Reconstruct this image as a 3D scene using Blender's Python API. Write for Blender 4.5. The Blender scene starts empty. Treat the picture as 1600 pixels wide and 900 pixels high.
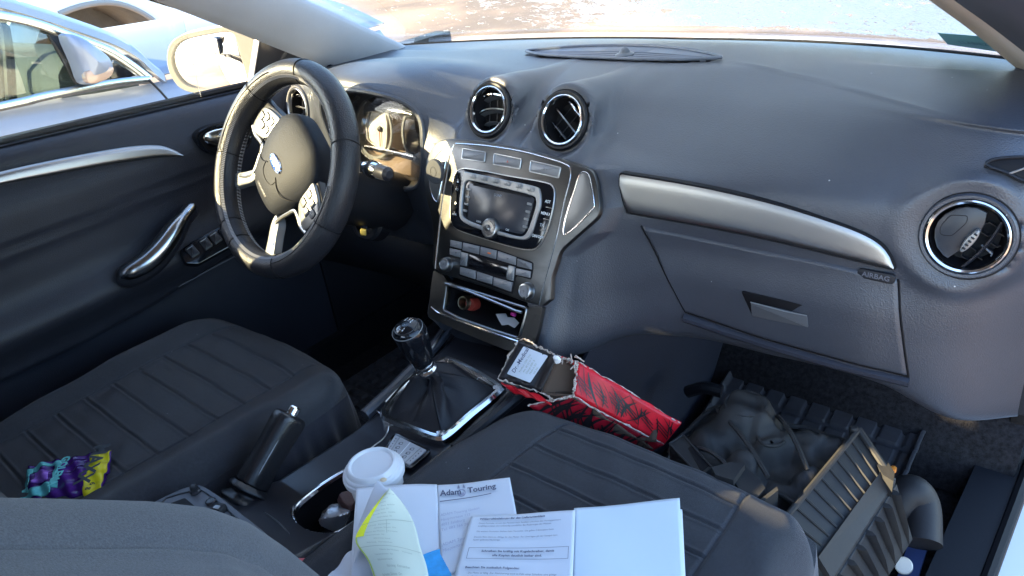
import bpy, bmesh, math, random
import numpy as np
from mathutils import Vector, Matrix
random.seed(4); rng = np.random.default_rng(7)
scene = bpy.context.scene
C = scene.collection
R = math.radians
# ------------------------------------------------------------------ camera, light, exposure
CAM = np.array([0.84240307, -0.58259888, 1.10451714])
CR = np.array([0.75295742, 0.64581571, -0.12640093])
CU = np.array([-0.21808308, 0.42610682, 0.8779936])
CF = np.array([-0.62088236, 0.63352589, -0.46168176])
FPX = 1187.63897
cam = bpy.data.cameras.new('camera'); camo = bpy.data.objects.new('camera', cam); C.objects.link(camo)
cam.sensor_width = 36; cam.lens = FPX/1600*36; cam.clip_start = .02; cam.clip_end = 600
camo.matrix_world = Matrix(((CR[0], CU[0], -CF[0], CAM[0]), (CR[1], CU[1], -CF[1], CAM[1]), (CR[2], CU[2], -CF[2], CAM[2]), (0, 0, 0, 1)))
scene.camera = camo
SUN = Vector((-1.0, -1.15, 0.68)).normalized()     # direction towards the sun: behind and to the left, low
world = bpy.data.worlds.new('World'); scene.world = world; world.use_nodes = True
nt = world.node_tree; bg = nt.nodes['Background']
sky = nt.nodes.new('ShaderNodeTexSky'); sky.sky_type = 'NISHITA'; sky.sun_disc = False; sky.ozone_density = 2.5
sky.sun_elevation = math.asin(SUN.z); sky.sun_rotation = math.atan2(SUN.x, SUN.y)
nt.links.new(sky.outputs[0], bg.inputs[0]); bg.inputs[1].default_value = .15
sl = bpy.data.lights.new('sun', 'SUN'); sl.energy = 5; sl.angle = R(.53); sl.color = (1, .80, .46)
so = bpy.data.objects.new('sun', sl); C.objects.link(so); so.rotation_euler = SUN.to_track_quat('Z', 'Y').to_euler()
scene.view_settings.view_transform = 'Standard'; scene.view_settings.look = 'None'
scene.view_settings.exposure = 3.0; scene.view_settings.gamma = 1
scene.cycles.max_bounces = 8; scene.cycles.transparent_max_bounces = 16

# ------------------------------------------------------------------ measuring helpers
def ray(px, py): return CF + (px-800)/FPX*CR + (450-py)/FPX*CU
def hit(px, py, n, d):
    n = np.array(n, float); D = ray(px, py); t = (d-n@CAM)/(n@D); return CAM+t*D
def HZ(px, py, z): return hit(px, py, (0, 0, 1), z)
def HX(px, py, x): return hit(px, py, (1, 0, 0), x)
def HY(px, py, y): return hit(px, py, (0, 1, 0), y)
class Fr:
    """a plane in the car: origin, in-plane axes u v, normal n"""
    def __init__(s, o, u, v):
        s.o = np.array(o, float); s.u = np.array(u, float); s.u /= np.linalg.norm(s.u)
        v = np.array(v, float); v = v-(v@s.u)*s.u; s.v = v/np.linalg.norm(v); s.n = np.cross(s.u, s.v)
    def w(s, u, v, h=0.): return s.o+u*s.u+v*s.v+h*s.n
    def px(s, x, y, h=0.):
        p = hit(x, y, s.n, s.n@(s.o+h*s.n)); d = p-s.o; return (float(d@s.u), float(d@s.v))
    def pts(s, l, h=0.): return [s.px(x, y, h) for x, y in l]
    def up(s, h): return Fr(s.o+h*s.n, s.u, s.v)
    def rot(s, a): c, q = math.cos(a), math.sin(a); return Fr(s.o, c*s.u+q*s.v, c*s.v-q*s.u)
    def at(s, u, v, h=0): return Fr(s.w(u, v, h), s.u, s.v)

# ------------------------------------------------------------------ object helpers
def tag(o, label=None, cat=None, group=None, kind=None):
    if label: o['label'] = label
    if cat: o['category'] = cat
    if group: o['group'] = group
    if kind: o['kind'] = kind
    return o
def thing(name, label, cat, loc=(0, 0, 0), group=None):
    o = bpy.data.objects.new(name, None); C.objects.link(o); o.location = Vector([float(a) for a in loc]); o.empty_display_size = .05
    return tag(o, label, cat, group)
def link(me, name, mat, parent, sharp=35):
    if mat is not None: me.materials.append(mat)
    for p in me.polygons: p.use_smooth = True
    if sharp: me.set_sharp_from_angle(angle=R(sharp))
    o = bpy.data.objects.new(name, me); C.objects.link(o)
    if parent is not None:
        o.parent = parent
        if parent.type == 'EMPTY': o.matrix_parent_inverse = Matrix.Translation(-parent.location)
    return o
def mesh(name, V, F, mat, parent=None, sharp=35, fix=True):
    me = bpy.data.meshes.new(name); me.from_pydata([tuple(float(a) for a in v) for v in V], [], F)
    if fix:
        bm = bmesh.new(); bm.from_mesh(me); bmesh.ops.recalc_face_normals(bm, faces=bm.faces[:]); bm.to_mesh(me); bm.free()
    me.update(); return link(me, name, mat, parent, sharp)
def join(lists):
    V = []; F = []
    for v, f in lists:
        n = len(V); V += list(v); F += [[i+n for i in q] for q in f]
    return V, F
def meshes(name, lists, mat, parent=None, sharp=35): v, f = join(lists); return mesh(name, v, f, mat, parent, sharp)
def area(p): return sum(p[i-1][0]*p[i][1]-p[i][0]*p[i-1][1] for i in range(len(p)))/2
def rnd(pts, r, n=5):
    out = []; N = len(pts)
    for i in range(N):
        a, b, c = np.array(pts[i-1]), np.array(pts[i]), np.array(pts[(i+1) % N])
        rr = r[i] if isinstance(r, (list, tuple)) else r
        d1 = np.linalg.norm(a-b); d2 = np.linalg.norm(c-b); q = min(rr, d1*.45, d2*.45)
        p1 = b+(a-b)/d1*q; p2 = b+(c-b)/d2*q
        for k in range(n+1):
            t = k/n; out.append(tuple((1-t)**2*p1+2*t*(1-t)*b+t*t*p2))
    return out
def cat(pts, n=6, closed=True):
    P = np.array(pts, float); N = len(P); out = []
    rng_ = range(N) if closed else range(N-1)
    for i in rng_:
        if closed: a, b, c, d = P[i-1], P[i], P[(i+1) % N], P[(i+2) % N]
        else: a, b, c, d = P[max(i-1, 0)], P[i], P[i+1], P[min(i+2, N-1)]
        for k in range(n):
            t = k/n; out.append(.5*((2*b)+(c-a)*t+(2*a-5*b+4*c-d)*t*t+(3*b-a-3*c+d)*t**3))
    if not closed: out.append(P[-1])
    return [tuple(o) for o in out]
def inset(p, b):
    N = len(p); out = []; P = [np.array(q, float) for q in p]
    for i in range(N):
        e1 = P[i]-P[i-1]; e2 = P[(i+1) % N]-P[i]
        e1 = e1/(np.linalg.norm(e1)+1e-12); e2 = e2/(np.linalg.norm(e2)+1e-12)
        n1 = np.array([-e1[1], e1[0]]); n2 = np.array([-e2[1], e2[0]]); n = n1+n2; L = np.linalg.norm(n)
        n = n/L if L > 1e-6 else n1; k = max(n@n1, .5); out.append(P[i]+n*b/k)
    return out
def g_plate(fr, pts, h0, h1, b=.001, crown=0):
    pts = [tuple(p) for p in pts]
    if area(pts) < 0: pts = pts[::-1]
    N = len(pts); rings = [(pts, h0), (pts, h1-b), (inset(pts, b*.3), h1-b*.3), (inset(pts, b), h1)]
    V = []; F = []
    for pl, h in rings: V += [fr.w(p[0], p[1], h) for p in pl]
    for k in range(3):
        for i in range(N): j = (i+1) % N; F.append([k*N+i, k*N+j, (k+1)*N+j, (k+1)*N+i])
    F.append([3*N+i for i in range(N)]); F.append([i for i in range(N)][::-1])
    return V, F
def plate(name, fr, pts, h0, h1, mat, parent=None, b=.001): V, F = g_plate(fr, pts, h0, h1, b); return mesh(name, V, F, mat, parent, fix=False)
def g_ring(fr, outer, inner, h0, h1, b=.0008):
    """closed frame between two outlines with the same number of points"""
    if area(outer) < 0: outer = outer[::-1]
    if area(inner) < 0: inner = inner[::-1]
    N = len(outer); rr = [(outer, h0), (outer, h1-b), (inset(outer, b), h1), (inset(inner, -b), h1), (inner, h1-b), (inner, h0)]
    V = []; F = []
    for pl, h in rr: V += [fr.w(p[0], p[1], h) for p in pl]
    for k in range(6):
        for i in range(N): j = (i+1) % N; F.append([k*N+i, k*N+j, ((k+1) % 6)*N+j, ((k+1) % 6)*N+i])
    return V, F
def offring(fr, outline, w, h0, h1, b=.0006):
    if area(outline) < 0: outline = outline[::-1]
    return g_ring(fr, [tuple(q) for q in inset(outline, -w/2)], [tuple(q) for q in inset(outline, w/2)], h0, h1, b)
def holed(name, fr, outer, hole, h, mat, parent, depth=.01):
    """flat plate with an opening, front at h"""
    bm = bmesh.new()
    def loop(pl):
        vs = [bm.verts.new(fr.w(p[0], p[1], h)) for p in pl]
        return [bm.edges.new((vs[i-1], vs[i])) for i in range(len(vs))]
    e = loop(outer)+loop(hole)
    bmesh.ops.triangle_fill(bm, edges=e, use_beauty=True, use_dissolve=False, normal=Vector(fr.n))
    r = bmesh.ops.extrude_face_region(bm, geom=bm.faces[:])
    for v in r['geom']:
        if isinstance(v, bmesh.types.BMVert): v.co -= Vector(fr.n*depth)
    bmesh.ops.recalc_face_normals(bm, faces=bm.faces[:])
    me = bpy.data.meshes.new(name); bm.to_mesh(me); bm.free(); return link(me, name, mat, parent, 30)
def g_tube(path, r, closed=False, seg=10, up=None, flat=1.0, caps=True):
    P = [np.array(p, float) for p in path]; N = len(P); V = []; F = []
    T = []
    for i in range(N):
        a = P[i-1] if (i > 0 or closed) else P[i]; b = P[(i+1) % N] if (i < N-1 or closed) else P[i]
        t = b-a; T.append(t/(np.linalg.norm(t)+1e-12))
    nrm = np.array(up, float) if up is not None else (np.array([0, 0, 1.]) if abs(T[0][2]) < .9 else np.array([1., 0, 0]))
    for i in range(N):
        if up is not None: nrm = np.array(up, float)
        nrm = nrm-(nrm@T[i])*T[i]; nrm /= np.linalg.norm(nrm)+1e-12; bi = np.cross(T[i], nrm)
        ri = r[i] if hasattr(r, '__len__') else r
        for k in range(seg):
            a = 2*math.pi*k/seg; V.append(P[i]+ri*(math.cos(a)*nrm*flat+math.sin(a)*bi))
    M = N if closed else N-1
    for i in range(M):
        j = (i+1) % N
        for k in range(seg): l = (k+1) % seg; F.append([i*seg+k, i*seg+l, j*seg+l, j*seg+k])
    if not closed and caps: F.append(list(range(seg))[::-1]); F.append([(N-1)*seg+k for k in range(seg)])
    return V, F
def tube(name, path, r, mat, parent=None, **k): V, F = g_tube(path, r, **k); return mesh(name, V, F, mat, parent)
def g_lathe(fr, prof, n=40, closed=False, cap=True):
    V = []; F = []
    for r, h in prof:
        for k in range(n): a = 2*math.pi*k/n; V.append(fr.w(r*math.cos(a), r*math.sin(a), h))
    m = len(prof)
    for i in range(m if closed else m-1):
        j = (i+1) % m
        for k in range(n): l = (k+1) % n; F.append([i*n+k, i*n+l, j*n+l, j*n+k])
    if not closed and cap:
        if prof[0][0] > 1e-6: F.append(list(range(n))[::-1])
        if prof[-1][0] > 1e-6: F.append([(m-1)*n+k for k in range(n)])
    return V, F
def lathe(name, fr, prof, mat, parent=None, n=40, closed=False, sharp=35, cap=True): V, F = g_lathe(fr, prof, n, closed, cap); return mesh(name, V, F, mat, parent, sharp)
def g_grid(P, closed=False):
    P = np.asarray(P); n, m = P.shape[:2]; V = P.reshape(-1, 3); F = []
    for i in range(n-1):
        for j in range(m if closed else m-1):
            k = (j+1) % m; F.append([i*m+j, i*m+k, (i+1)*m+k, (i+1)*m+j])
    return V, F
def gridmesh(name, P, mat, parent=None, closed=False, sharp=60, thick=0, flip=False):
    P = np.asarray(P); n, m = P.shape[:2]; me = bpy.data.meshes.new(name)
    i, j = np.meshgrid(np.arange(n-1), np.arange(m if closed else m-1), indexing='ij'); k = (j+1) % m
    q = np.stack([i*m+j, i*m+k, (i+1)*m+k, (i+1)*m+j], -1).reshape(-1, 4)
    if flip: q = q[:, ::-1]
    me.vertices.add(n*m); me.vertices.foreach_set('co', P.reshape(-1).astype(np.float32))
    me.loops.add(q.size); me.loops.foreach_set('vertex_index', q.reshape(-1).astype(np.int32))
    me.polygons.add(len(q)); me.polygons.foreach_set('loop_start', np.arange(0, q.size, 4, dtype=np.int32)); me.polygons.foreach_set('loop_total', np.full(len(q), 4, np.int32))
    me.update(calc_edges=True); me.validate()
    o = link(me, name, mat, parent, sharp)
    if thick:
        md = o.modifiers.new('thickness', 'SOLIDIFY'); md.thickness = abs(thick); md.offset = -1 if thick > 0 else 1
    return o
def rrect(cx, cy, w, h, r, n=4): return rnd([(cx-w/2, cy-h/2), (cx+w/2, cy-h/2), (cx+w/2, cy+h/2), (cx-w/2, cy+h/2)], r, n)
def ell(cx, cy, a, b, n=32, e=2.0):
    out = []
    for k in range(n):
        t = 2*math.pi*k/n; c, s = math.cos(t), math.sin(t)
        out.append((cx+a*math.copysign(abs(c)**(2/e), c), cy+b*math.copysign(abs(s)**(2/e), s)))
    return out
def g_box(a, b): # axis box
    x0, y0, z0 = a; x1, y1, z1 = b
    V = [(x0, y0, z0), (x1, y0, z0), (x1, y1, z0), (x0, y1, z0), (x0, y0, z1), (x1, y0, z1), (x1, y1, z1), (x0, y1, z1)]
    return V, [[0, 3, 2, 1], [4, 5, 6, 7], [0, 1, 5, 4], [1, 2, 6, 5], [2, 3, 7, 6], [3, 0, 4, 7]]
def text(name, s, fr, size, mat, parent, h=.0003, align='CENTER', bold=0., sx=1.0, extr=0., lines=1.0):
    cu = bpy.data.curves.new(name, 'FONT'); cu.body = s; cu.size = size; cu.align_x = align; cu.align_y = 'CENTER'
    cu.resolution_u = 2; cu.offset = bold; cu.extrude = extr; cu.space_line = lines
    ob = bpy.data.objects.new('tmp', cu); C.objects.link(ob)
    dg = bpy.context.evaluated_depsgraph_get(); me = bpy.data.meshes.new_from_object(ob.evaluated_get(dg))
    bpy.data.objects.remove(ob)
    M = Matrix([[fr.u[i]*sx, fr.v[i], fr.n[i], fr.o[i]+fr.n[i]*h] for i in range(3)]+[[0, 0, 0, 1]])
    me.transform(M); me.materials.clear()
    return link(me, name, mat, parent, 0)
def ssm(a, b, x): t = np.clip((x-a)/(b-a), 0, 1); return t*t*(3-2*t)

# ------------------------------------------------------------------ materials (procedural)
MATS = {}
def M(name, col, rough=.5, metal=0., spec=.5, bump=0., bscale=300., btype='noise', var=0., vscale=6., coat=0., col2=None, sheen=0., aniso=0., trans=0., ior=1.45, rvar=0.):
    if name in MATS: return MATS[name]
    m = bpy.data.materials.new(name); m.use_nodes = True; n = m.node_tree; p = n.nodes['Principled BSDF']
    p.inputs['Base Color'].default_value = (*col, 1); p.inputs['Roughness'].default_value = rough; p.inputs['Metallic'].default_value = metal
    p.inputs['Specular IOR Level'].default_value = spec; p.inputs['Coat Weight'].default_value = coat; p.inputs['Coat Roughness'].default_value = .05
    p.inputs['Sheen Weight'].default_value = sheen; p.inputs['Transmission Weight'].default_value = trans; p.inputs['IOR'].default_value = ior
    tc = n.nodes.new('ShaderNodeTexCoord')
    if var or col2:
        nz = n.nodes.new('ShaderNodeTexNoise'); nz.inputs['Scale'].default_value = vscale; nz.inputs['Detail'].default_value = 6; nz.inputs['Roughness'].default_value = .65
        n.links.new(tc.outputs['Object'], nz.inputs['Vector'])
        mx = n.nodes.new('ShaderNodeMix'); mx.data_type = 'RGBA'
        c2 = col2 or tuple(min(1, c*(1+var)) for c in col); c1 = col if col2 else tuple(c*(1-var) for c in col)
        mx.inputs['A'].default_value = (*c1, 1); mx.inputs['B'].default_value = (*c2, 1)
        mr = n.nodes.new('ShaderNodeMapRange'); mr.inputs['From Min'].default_value = .35; mr.inputs['From Max'].default_value = .65
        n.links.new(nz.outputs['Fac'], mr.inputs['Value']); n.links.new(mr.outputs[0], mx.inputs['Factor']); n.links.new(mx.outputs['Result'], p.inputs['Base Color'])
        if rvar:
            r2 = n.nodes.new('ShaderNodeMapRange'); r2.inputs['From Min'].default_value = .3; r2.inputs['From Max'].default_value = .7
            r2.inputs['To Min'].default_value = rough-rvar; r2.inputs['To Max'].default_value = rough+rvar
            n.links.new(nz.outputs['Fac'], r2.inputs['Value']); n.links.new(r2.outputs[0], p.inputs['Roughness'])
    if bump:
        bp = n.nodes.new('ShaderNodeBump'); bp.inputs['Strength'].default_value = bump; bp.inputs['Distance'].default_value = .001
        if btype == 'voronoi':
            t = n.nodes.new('ShaderNodeTexVoronoi'); t.inputs['Scale'].default_value = bscale; o = t.outputs['Distance']
        elif btype == 'weave':
            t = n.nodes.new('ShaderNodeTexWave'); t.inputs['Scale'].default_value = bscale; t.inputs['Distortion'].default_value = 1.5; t.inputs['Detail'].default_value = 1; t.bands_direction = 'DIAGONAL'; o = t.outputs['Fac']
        elif btype == 'brushed':
            mp = n.nodes.new('ShaderNodeMapping'); mp.inputs['Scale'].default_value = (.05, 1, 1); n.links.new(tc.outputs['Object'], mp.inputs['Vector'])
            t = n.nodes.new('ShaderNodeTexNoise'); t.inputs['Scale'].default_value = bscale; o = t.outputs['Fac']; n.links.new(mp.outputs[0], t.inputs['Vector'])
        else:
            t = n.nodes.new('ShaderNodeTexNoise'); t.inputs['Scale'].default_value = bscale; t.inputs['Detail'].default_value = 3; o = t.outputs['Fac']
        if btype != 'brushed': n.links.new(tc.outputs['Object'], t.inputs['Vector'])
        n.links.new(o, bp.inputs['Height']); n.links.new(bp.outputs[0], p.inputs['Normal'])
    MATS[name] = m; return m
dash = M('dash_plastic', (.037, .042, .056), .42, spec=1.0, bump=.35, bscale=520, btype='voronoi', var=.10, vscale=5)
def specks(m, scale=55, th=.055):
    n = m.node_tree; p = n.nodes['Principled BSDF']; src = p.inputs['Base Color'].links[0].from_socket; tc = n.nodes.new('ShaderNodeTexCoord')
    v = n.nodes.new('ShaderNodeTexVoronoi'); v.inputs['Scale'].default_value = scale; n.links.new(tc.outputs['Object'], v.inputs['Vector'])
    l = n.nodes.new('ShaderNodeMath'); l.operation = 'LESS_THAN'; l.inputs[1].default_value = th; n.links.new(v.outputs['Distance'], l.inputs[0])
    sc_ = n.nodes.new('ShaderNodeSeparateColor'); n.links.new(v.outputs['Color'], sc_.inputs[0]); g_ = n.nodes.new('ShaderNodeMath'); g_.operation = 'GREATER_THAN'; g_.inputs[1].default_value = .93; n.links.new(sc_.outputs[0], g_.inputs[0])
    mu = n.nodes.new('ShaderNodeMath'); mu.operation = 'MULTIPLY'; n.links.new(l.outputs[0], mu.inputs[0]); n.links.new(g_.outputs[0], mu.inputs[1])
    mx = n.nodes.new('ShaderNodeMix'); mx.data_type = 'RGBA'; n.links.new(mu.outputs[0], mx.inputs['Factor']); n.links.new(src, mx.inputs['A']); mx.inputs['B'].default_value = (.45, .45, .45, 1); n.links.new(mx.outputs['Result'], p.inputs['Base Color'])
specks(dash)
dash_shaded = M('dash_plastic_shaded', (.022, .025, .038), .55, spec=.4, bump=.35, bscale=520, btype='voronoi', var=.1)  # darker copy of the dash plastic, shade low down put into its colour
dark = M('dark_plastic', (.009, .010, .014), .5, spec=.4, bump=.15, bscale=500)
black = M('black_recess', (.006, .006, .008), .6, spec=.25)
gloss = M('gloss_black', (.006, .007, .010), .12, spec=.6)
softgloss = M('satin_black', (.018, .019, .025), .3, spec=.5)
chrome = M('chrome', (.78, .79, .80), .12, 1.)
satin = M('satin_chrome', (.36, .37, .38), .28, 1.)
alu = M('brushed_aluminium_trim', (.135, .135, .135), .33, 1., bump=.25, bscale=900, btype='brushed', var=.06, vscale=3)
alustrip = M('strip_aluminium', (.36, .35, .345), .36, 1., bump=.06, bscale=900, btype='brushed')
silverp = M('silver_plastic', (.26, .27, .28), .36, .55, var=.04)
keyp = M('button_grey', (.22, .225, .24), .42, .35, var=.05)
leather = M('wheel_leather', (.016, .017, .022), .40, spec=.5, bump=.5, bscale=420, btype='voronoi', var=.12)
thread = M('stitch_thread', (.30, .30, .32), .7)
fabric = M('seat_fabric', (.031, .032, .040), 1.0, spec=.0, bump=.8, bscale=620, btype='weave', var=.18, vscale=260, sheen=.25)
specks(fabric, 70, .06)
fabric2 = M('seat_side_fabric', (.030, .030, .038), 1.0, spec=.02, bump=.5, bscale=700, btype='noise', var=.15, vscale=300, sheen=.3)
greyfab = M('backrest_fabric', (.085, .09, .10), .95, spec=.1, bump=.6, bscale=900, var=.25, vscale=600, sheen=.15)
carpet = M('carpet', (.018, .017, .019), .98, spec=.05, bump=1., bscale=400, var=.4, vscale=120)
rubber = M('mat_rubber', (.034, .034, .040), .55, spec=.35, bump=.2, bscale=200, var=.3, vscale=14, rvar=.1)
dirty = M('dirty_black_plastic', (.018, .019, .022), .62, spec=.35, bump=.35, bscale=90, col2=(.036, .034, .032), vscale=7, rvar=.10)
white = M('white_paper', (.60, .635, .70), .75, spec=.2, var=.015, vscale=14)
cream = M('form_paper', (.56, .61, .52), .75, spec=.2)
yellow = M('form_yellow', (.78, .78, .03), .6)
ink = M('printed_ink', (.09, .10, .16), .8)
inkg = M('green_ink', (.20, .26, .16), .8)
blueink = M('blue_print', (.03, .34, .72), .6, var=.15, vscale=60)
redcard = M('red_card', (.62, .008, .02), .38, spec=.5, var=.15, vscale=40)
blkcard = M('black_card', (.012, .010, .012), .32, spec=.5)
kraft = M('torn_cardboard', (.30, .22, .17), .9, bump=.8, bscale=300, col2=(.62, .55, .50), vscale=140)
cardin = M('cardboard_inside', (.10, .065, .045), .9, var=.2)
cupw = M('white_cup', (.62, .64, .68), .4, spec=.4)
kraftcup = M('cup_sleeve', (.55, .56, .58), .6)
beige = M('pillar_trim', (.46, .46, .48), .75, bump=.2, bscale=600, var=.05)
silvercar = M('neighbour_paint', (.21, .235, .30), .45, .3, coat=.2, var=.03)
whitecar = M('white_paint', (.80, .80, .80), .3, coat=.8)
chromeout = M('window_bright_trim', (.45, .48, .48), .25, 1.)
roofm = M('headliner', (.35, .34, .33), .95)
def glassmat(name, tint, a, rough=.02, spec=.5):
    m = bpy.data.materials.new(name); m.use_nodes = True; n = m.node_tree; n.nodes.remove(n.nodes['Principled BSDF'])
    t = n.nodes.new('ShaderNodeBsdfTransparent'); t.inputs[0].default_value = (*tint, 1)
    g = n.nodes.new('ShaderNodeBsdfGlossy'); g.inputs['Roughness'].default_value = rough
    fr = n.nodes.new('ShaderNodeFresnel'); fr.inputs[0].default_value = 1.5; mu = n.nodes.new('ShaderNodeMath'); mu.operation = 'MULTIPLY'; mu.inputs[1].default_value = a
    mx = n.nodes.new('ShaderNodeMixShader'); n.links.new(fr.outputs[0], mu.inputs[0]); n.links.new(mu.outputs[0], mx.inputs[0]); n.links.new(t.outputs[0], mx.inputs[1]); n.links.new(g.outputs[0], mx.inputs[2])
    n.links.new(mx.outputs[0], n.nodes['Material Output'].inputs[0]); return m
glass = glassmat('window_glass', (.96, .98, .97), .35)
tintglass = glassmat('neighbour_glass', (.45, .52, .52), 1.6)
clusterglass = glassmat('instrument_glass', (.95, .95, .95), .4)
def frostmat():
    m = bpy.data.materials.new('windscreen_frost'); m.use_nodes = True; n = m.node_tree; n.nodes.remove(n.nodes['Principled BSDF'])
    tc = n.nodes.new('ShaderNodeTexCoord'); sp = n.nodes.new('ShaderNodeSeparateXYZ'); n.links.new(tc.outputs['Object'], sp.inputs[0])
    mp = n.nodes.new('ShaderNodeMapping'); mp.inputs['Scale'].default_value = (1, 1, 2.2); n.links.new(tc.outputs['Object'], mp.inputs['Vector'])
    nz = n.nodes.new('ShaderNodeTexNoise'); nz.inputs['Scale'].default_value = 130; nz.inputs['Detail'].default_value = 6; nz.inputs['Roughness'].default_value = .7
    n.links.new(mp.outputs[0], nz.inputs['Vector'])
    n2 = n.nodes.new('ShaderNodeTexNoise'); n2.inputs['Scale'].default_value = 34; n2.inputs['Detail'].default_value = 4; n.links.new(mp.outputs[0], n2.inputs['Vector'])
    # thickness of the frost grows towards the passenger side and away from the lower edge
    mx_ = n.nodes.new('ShaderNodeMapRange'); mx_.inputs['From Min'].default_value = -.56; mx_.inputs['From Max'].default_value = .05; mx_.inputs['To Min'].default_value = -.02; mx_.inputs['To Max'].default_value = .40
    n.links.new(sp.outputs['X'], mx_.inputs['Value'])
    a1 = n.nodes.new('ShaderNodeMath'); a1.operation = 'ADD'; n.links.new(nz.outputs['Fac'], a1.inputs[0]); n.links.new(mx_.outputs[0], a1.inputs[1])
    a2 = n.nodes.new('ShaderNodeMath'); a2.operation = 'ADD'; n.links.new(a1.outputs[0], a2.inputs[0]); n.links.new(n2.outputs['Fac'], a2.inputs[1])
    mz = n.nodes.new('ShaderNodeMapRange'); mz.inputs['From Min'].default_value = .788; mz.inputs['From Max'].default_value = .806; mz.inputs['To Min'].default_value = -.62; mz.inputs['To Max'].default_value = 0
    n.links.new(sp.outputs['Z'], mz.inputs['Value']); a3 = n.nodes.new('ShaderNodeMath'); a3.operation = 'ADD'; n.links.new(a2.outputs[0], a3.inputs[0]); n.links.new(mz.outputs[0], a3.inputs[1]); a2 = a3
    th = n.nodes.new('ShaderNodeMapRange'); th.inputs['From Min'].default_value = 1.18; th.inputs['From Max'].default_value = 1.26; n.links.new(a2.outputs[0], th.inputs['Value'])
    bp = n.nodes.new('ShaderNodeBump'); bp.inputs['Strength'].default_value = 1; bp.inputs['Distance'].default_value = .02
    n3 = n.nodes.new('ShaderNodeTexNoise'); n3.inputs['Scale'].default_value = 160; n3.inputs['Detail'].default_value = 5; n.links.new(tc.outputs['Object'], n3.inputs['Vector']); n.links.new(n3.outputs['Fac'], bp.inputs['Height'])
    tr = n.nodes.new('ShaderNodeBsdfTransparent'); tl = n.nodes.new('ShaderNodeBsdfTranslucent'); tl.inputs[0].default_value = (.98, .83, .70, 1)
    df = n.nodes.new('ShaderNodeBsdfDiffuse'); df.inputs[0].default_value = (.9, .92, .95, 1); n.links.new(bp.outputs[0], tl.inputs['Normal']); n.links.new(bp.outputs[0], df.inputs['Normal'])
    m1 = n.nodes.new('ShaderNodeMixShader'); m1.inputs[0].default_value = .12; n.links.new(tl.outputs[0], m1.inputs[1]); n.links.new(df.outputs[0], m1.inputs[2])
    m2 = n.nodes.new('ShaderNodeMixShader'); n.links.new(th.outputs[0], m2.inputs[0]); n.links.new(tr.outputs[0], m2.inputs[1]); n.links.new(m1.outputs[0], m2.inputs[2])
    n.links.new(m2.outputs[0], n.nodes['Material Output'].inputs[0]); return m
frost = frostmat()
def stripemat(name, c1, c2, scale, dist, thr=.5, rough=.35, direction='X'):
    m = bpy.data.materials.new(name); m.use_nodes = True; n = m.node_tree; p = n.nodes['Principled BSDF']; p.inputs['Roughness'].default_value = rough
    tc = n.nodes.new('ShaderNodeTexCoord'); w = n.nodes.new('ShaderNodeTexWave'); w.inputs['Scale'].default_value = scale; w.inputs['Distortion'].default_value = dist; w.inputs['Detail'].default_value = 2; w.inputs['Detail Scale'].default_value = 1.2
    w.bands_direction = direction
    n.links.new(tc.outputs['Object'], w.inputs['Vector']); gt = n.nodes.new('ShaderNodeMath'); gt.operation = 'GREATER_THAN'; gt.inputs[1].default_value = thr; n.links.new(w.outputs['Fac'], gt.inputs[0])
    mx = n.nodes.new('ShaderNodeMix'); mx.data_type = 'RGBA'; mx.inputs['A'].default_value = (*c1, 1); mx.inputs['B'].default_value = (*c2, 1); n.links.new(gt.outputs[0], mx.inputs['Factor']); n.links.new(mx.outputs['Result'], p.inputs['Base Color']); return m

# ================================================================== the setting outside
def groundmat():
    m = bpy.data.materials.new('trodden_snow_and_dirt'); m.use_nodes = True; n = m.node_tree; p = n.nodes['Principled BSDF']; p.inputs['Roughness'].default_value = .9
    tc = n.nodes.new('ShaderNodeTexCoord'); nz = n.nodes.new('ShaderNodeTexNoise'); nz.inputs['Scale'].default_value = .55; nz.inputs['Detail'].default_value = 8; n.links.new(tc.outputs['Object'], nz.inputs['Vector'])
    cr = n.nodes.new('ShaderNodeValToRGB'); n.links.new(nz.outputs['Fac'], cr.inputs[0])
    cr.color_ramp.elements[0].position = .42; cr.color_ramp.elements[0].color = (.13, .095, .075, 1); cr.color_ramp.elements[1].position = .58; cr.color_ramp.elements[1].color = (.30, .205, .150, 1)
    n.links.new(cr.outputs[0], p.inputs['Base Color']); return m
GZ = -.24
g = mesh('ground', [(-80, -80, GZ), (80, -80, GZ), (80, 80, GZ), (-80, 80, GZ)], [[0, 1, 2, 3]], groundmat()); tag(g, kind='structure')

# ================================================================== the car: shell, glass
body = thing('car_shell', 'white body shell of the car, its pillars, sills, bonnet and windscreen round the cabin', 'car body', (0, 0, GZ))
def wsy(x): return .95-.5*x*x
def wsz(x): return .772+.045*abs(x)**1.5
def wsp(x, t, off=0.): # t metres up the glass
    return np.array([x*(1-.12*t), wsy(x)-t*.86-.02*t*t-off*.5, wsz(x)+t*.50-off*.86])
xs = np.linspace(-.72, .72, 41); ts = np.linspace(-.03, .95, 15)
ws = gridmesh('windscreen', [[wsp(x, t) for x in xs] for t in ts], glass, body, thick=.005)
gridmesh('frost_layer', [[wsp(x, t, -.008) for x in np.linspace(-.70, .70, 41)] for t in np.linspace(.012, .9, 15)], frost, ws)
# black ceramic edge and bonnet beyond
edge = [wsp(x, -.004, .004) for x in xs]
tube('windscreen_seal', edge, .003, black, body, seg=8)
P = []
for j, yy in enumerate(np.linspace(0, 1, 16)):
    P.append([[x*(1.12-.06*yy), wsy(x)+.02+yy*(.98-.1*x*x), (.748-.14*yy-.13*yy**3)-.06*x*x*(1+yy)-.0*abs(x)] for x in np.linspace(-.8, .8, 31)])
gridmesh('bonnet', P, whitecar, body, thick=.004, flip=True)
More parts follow.
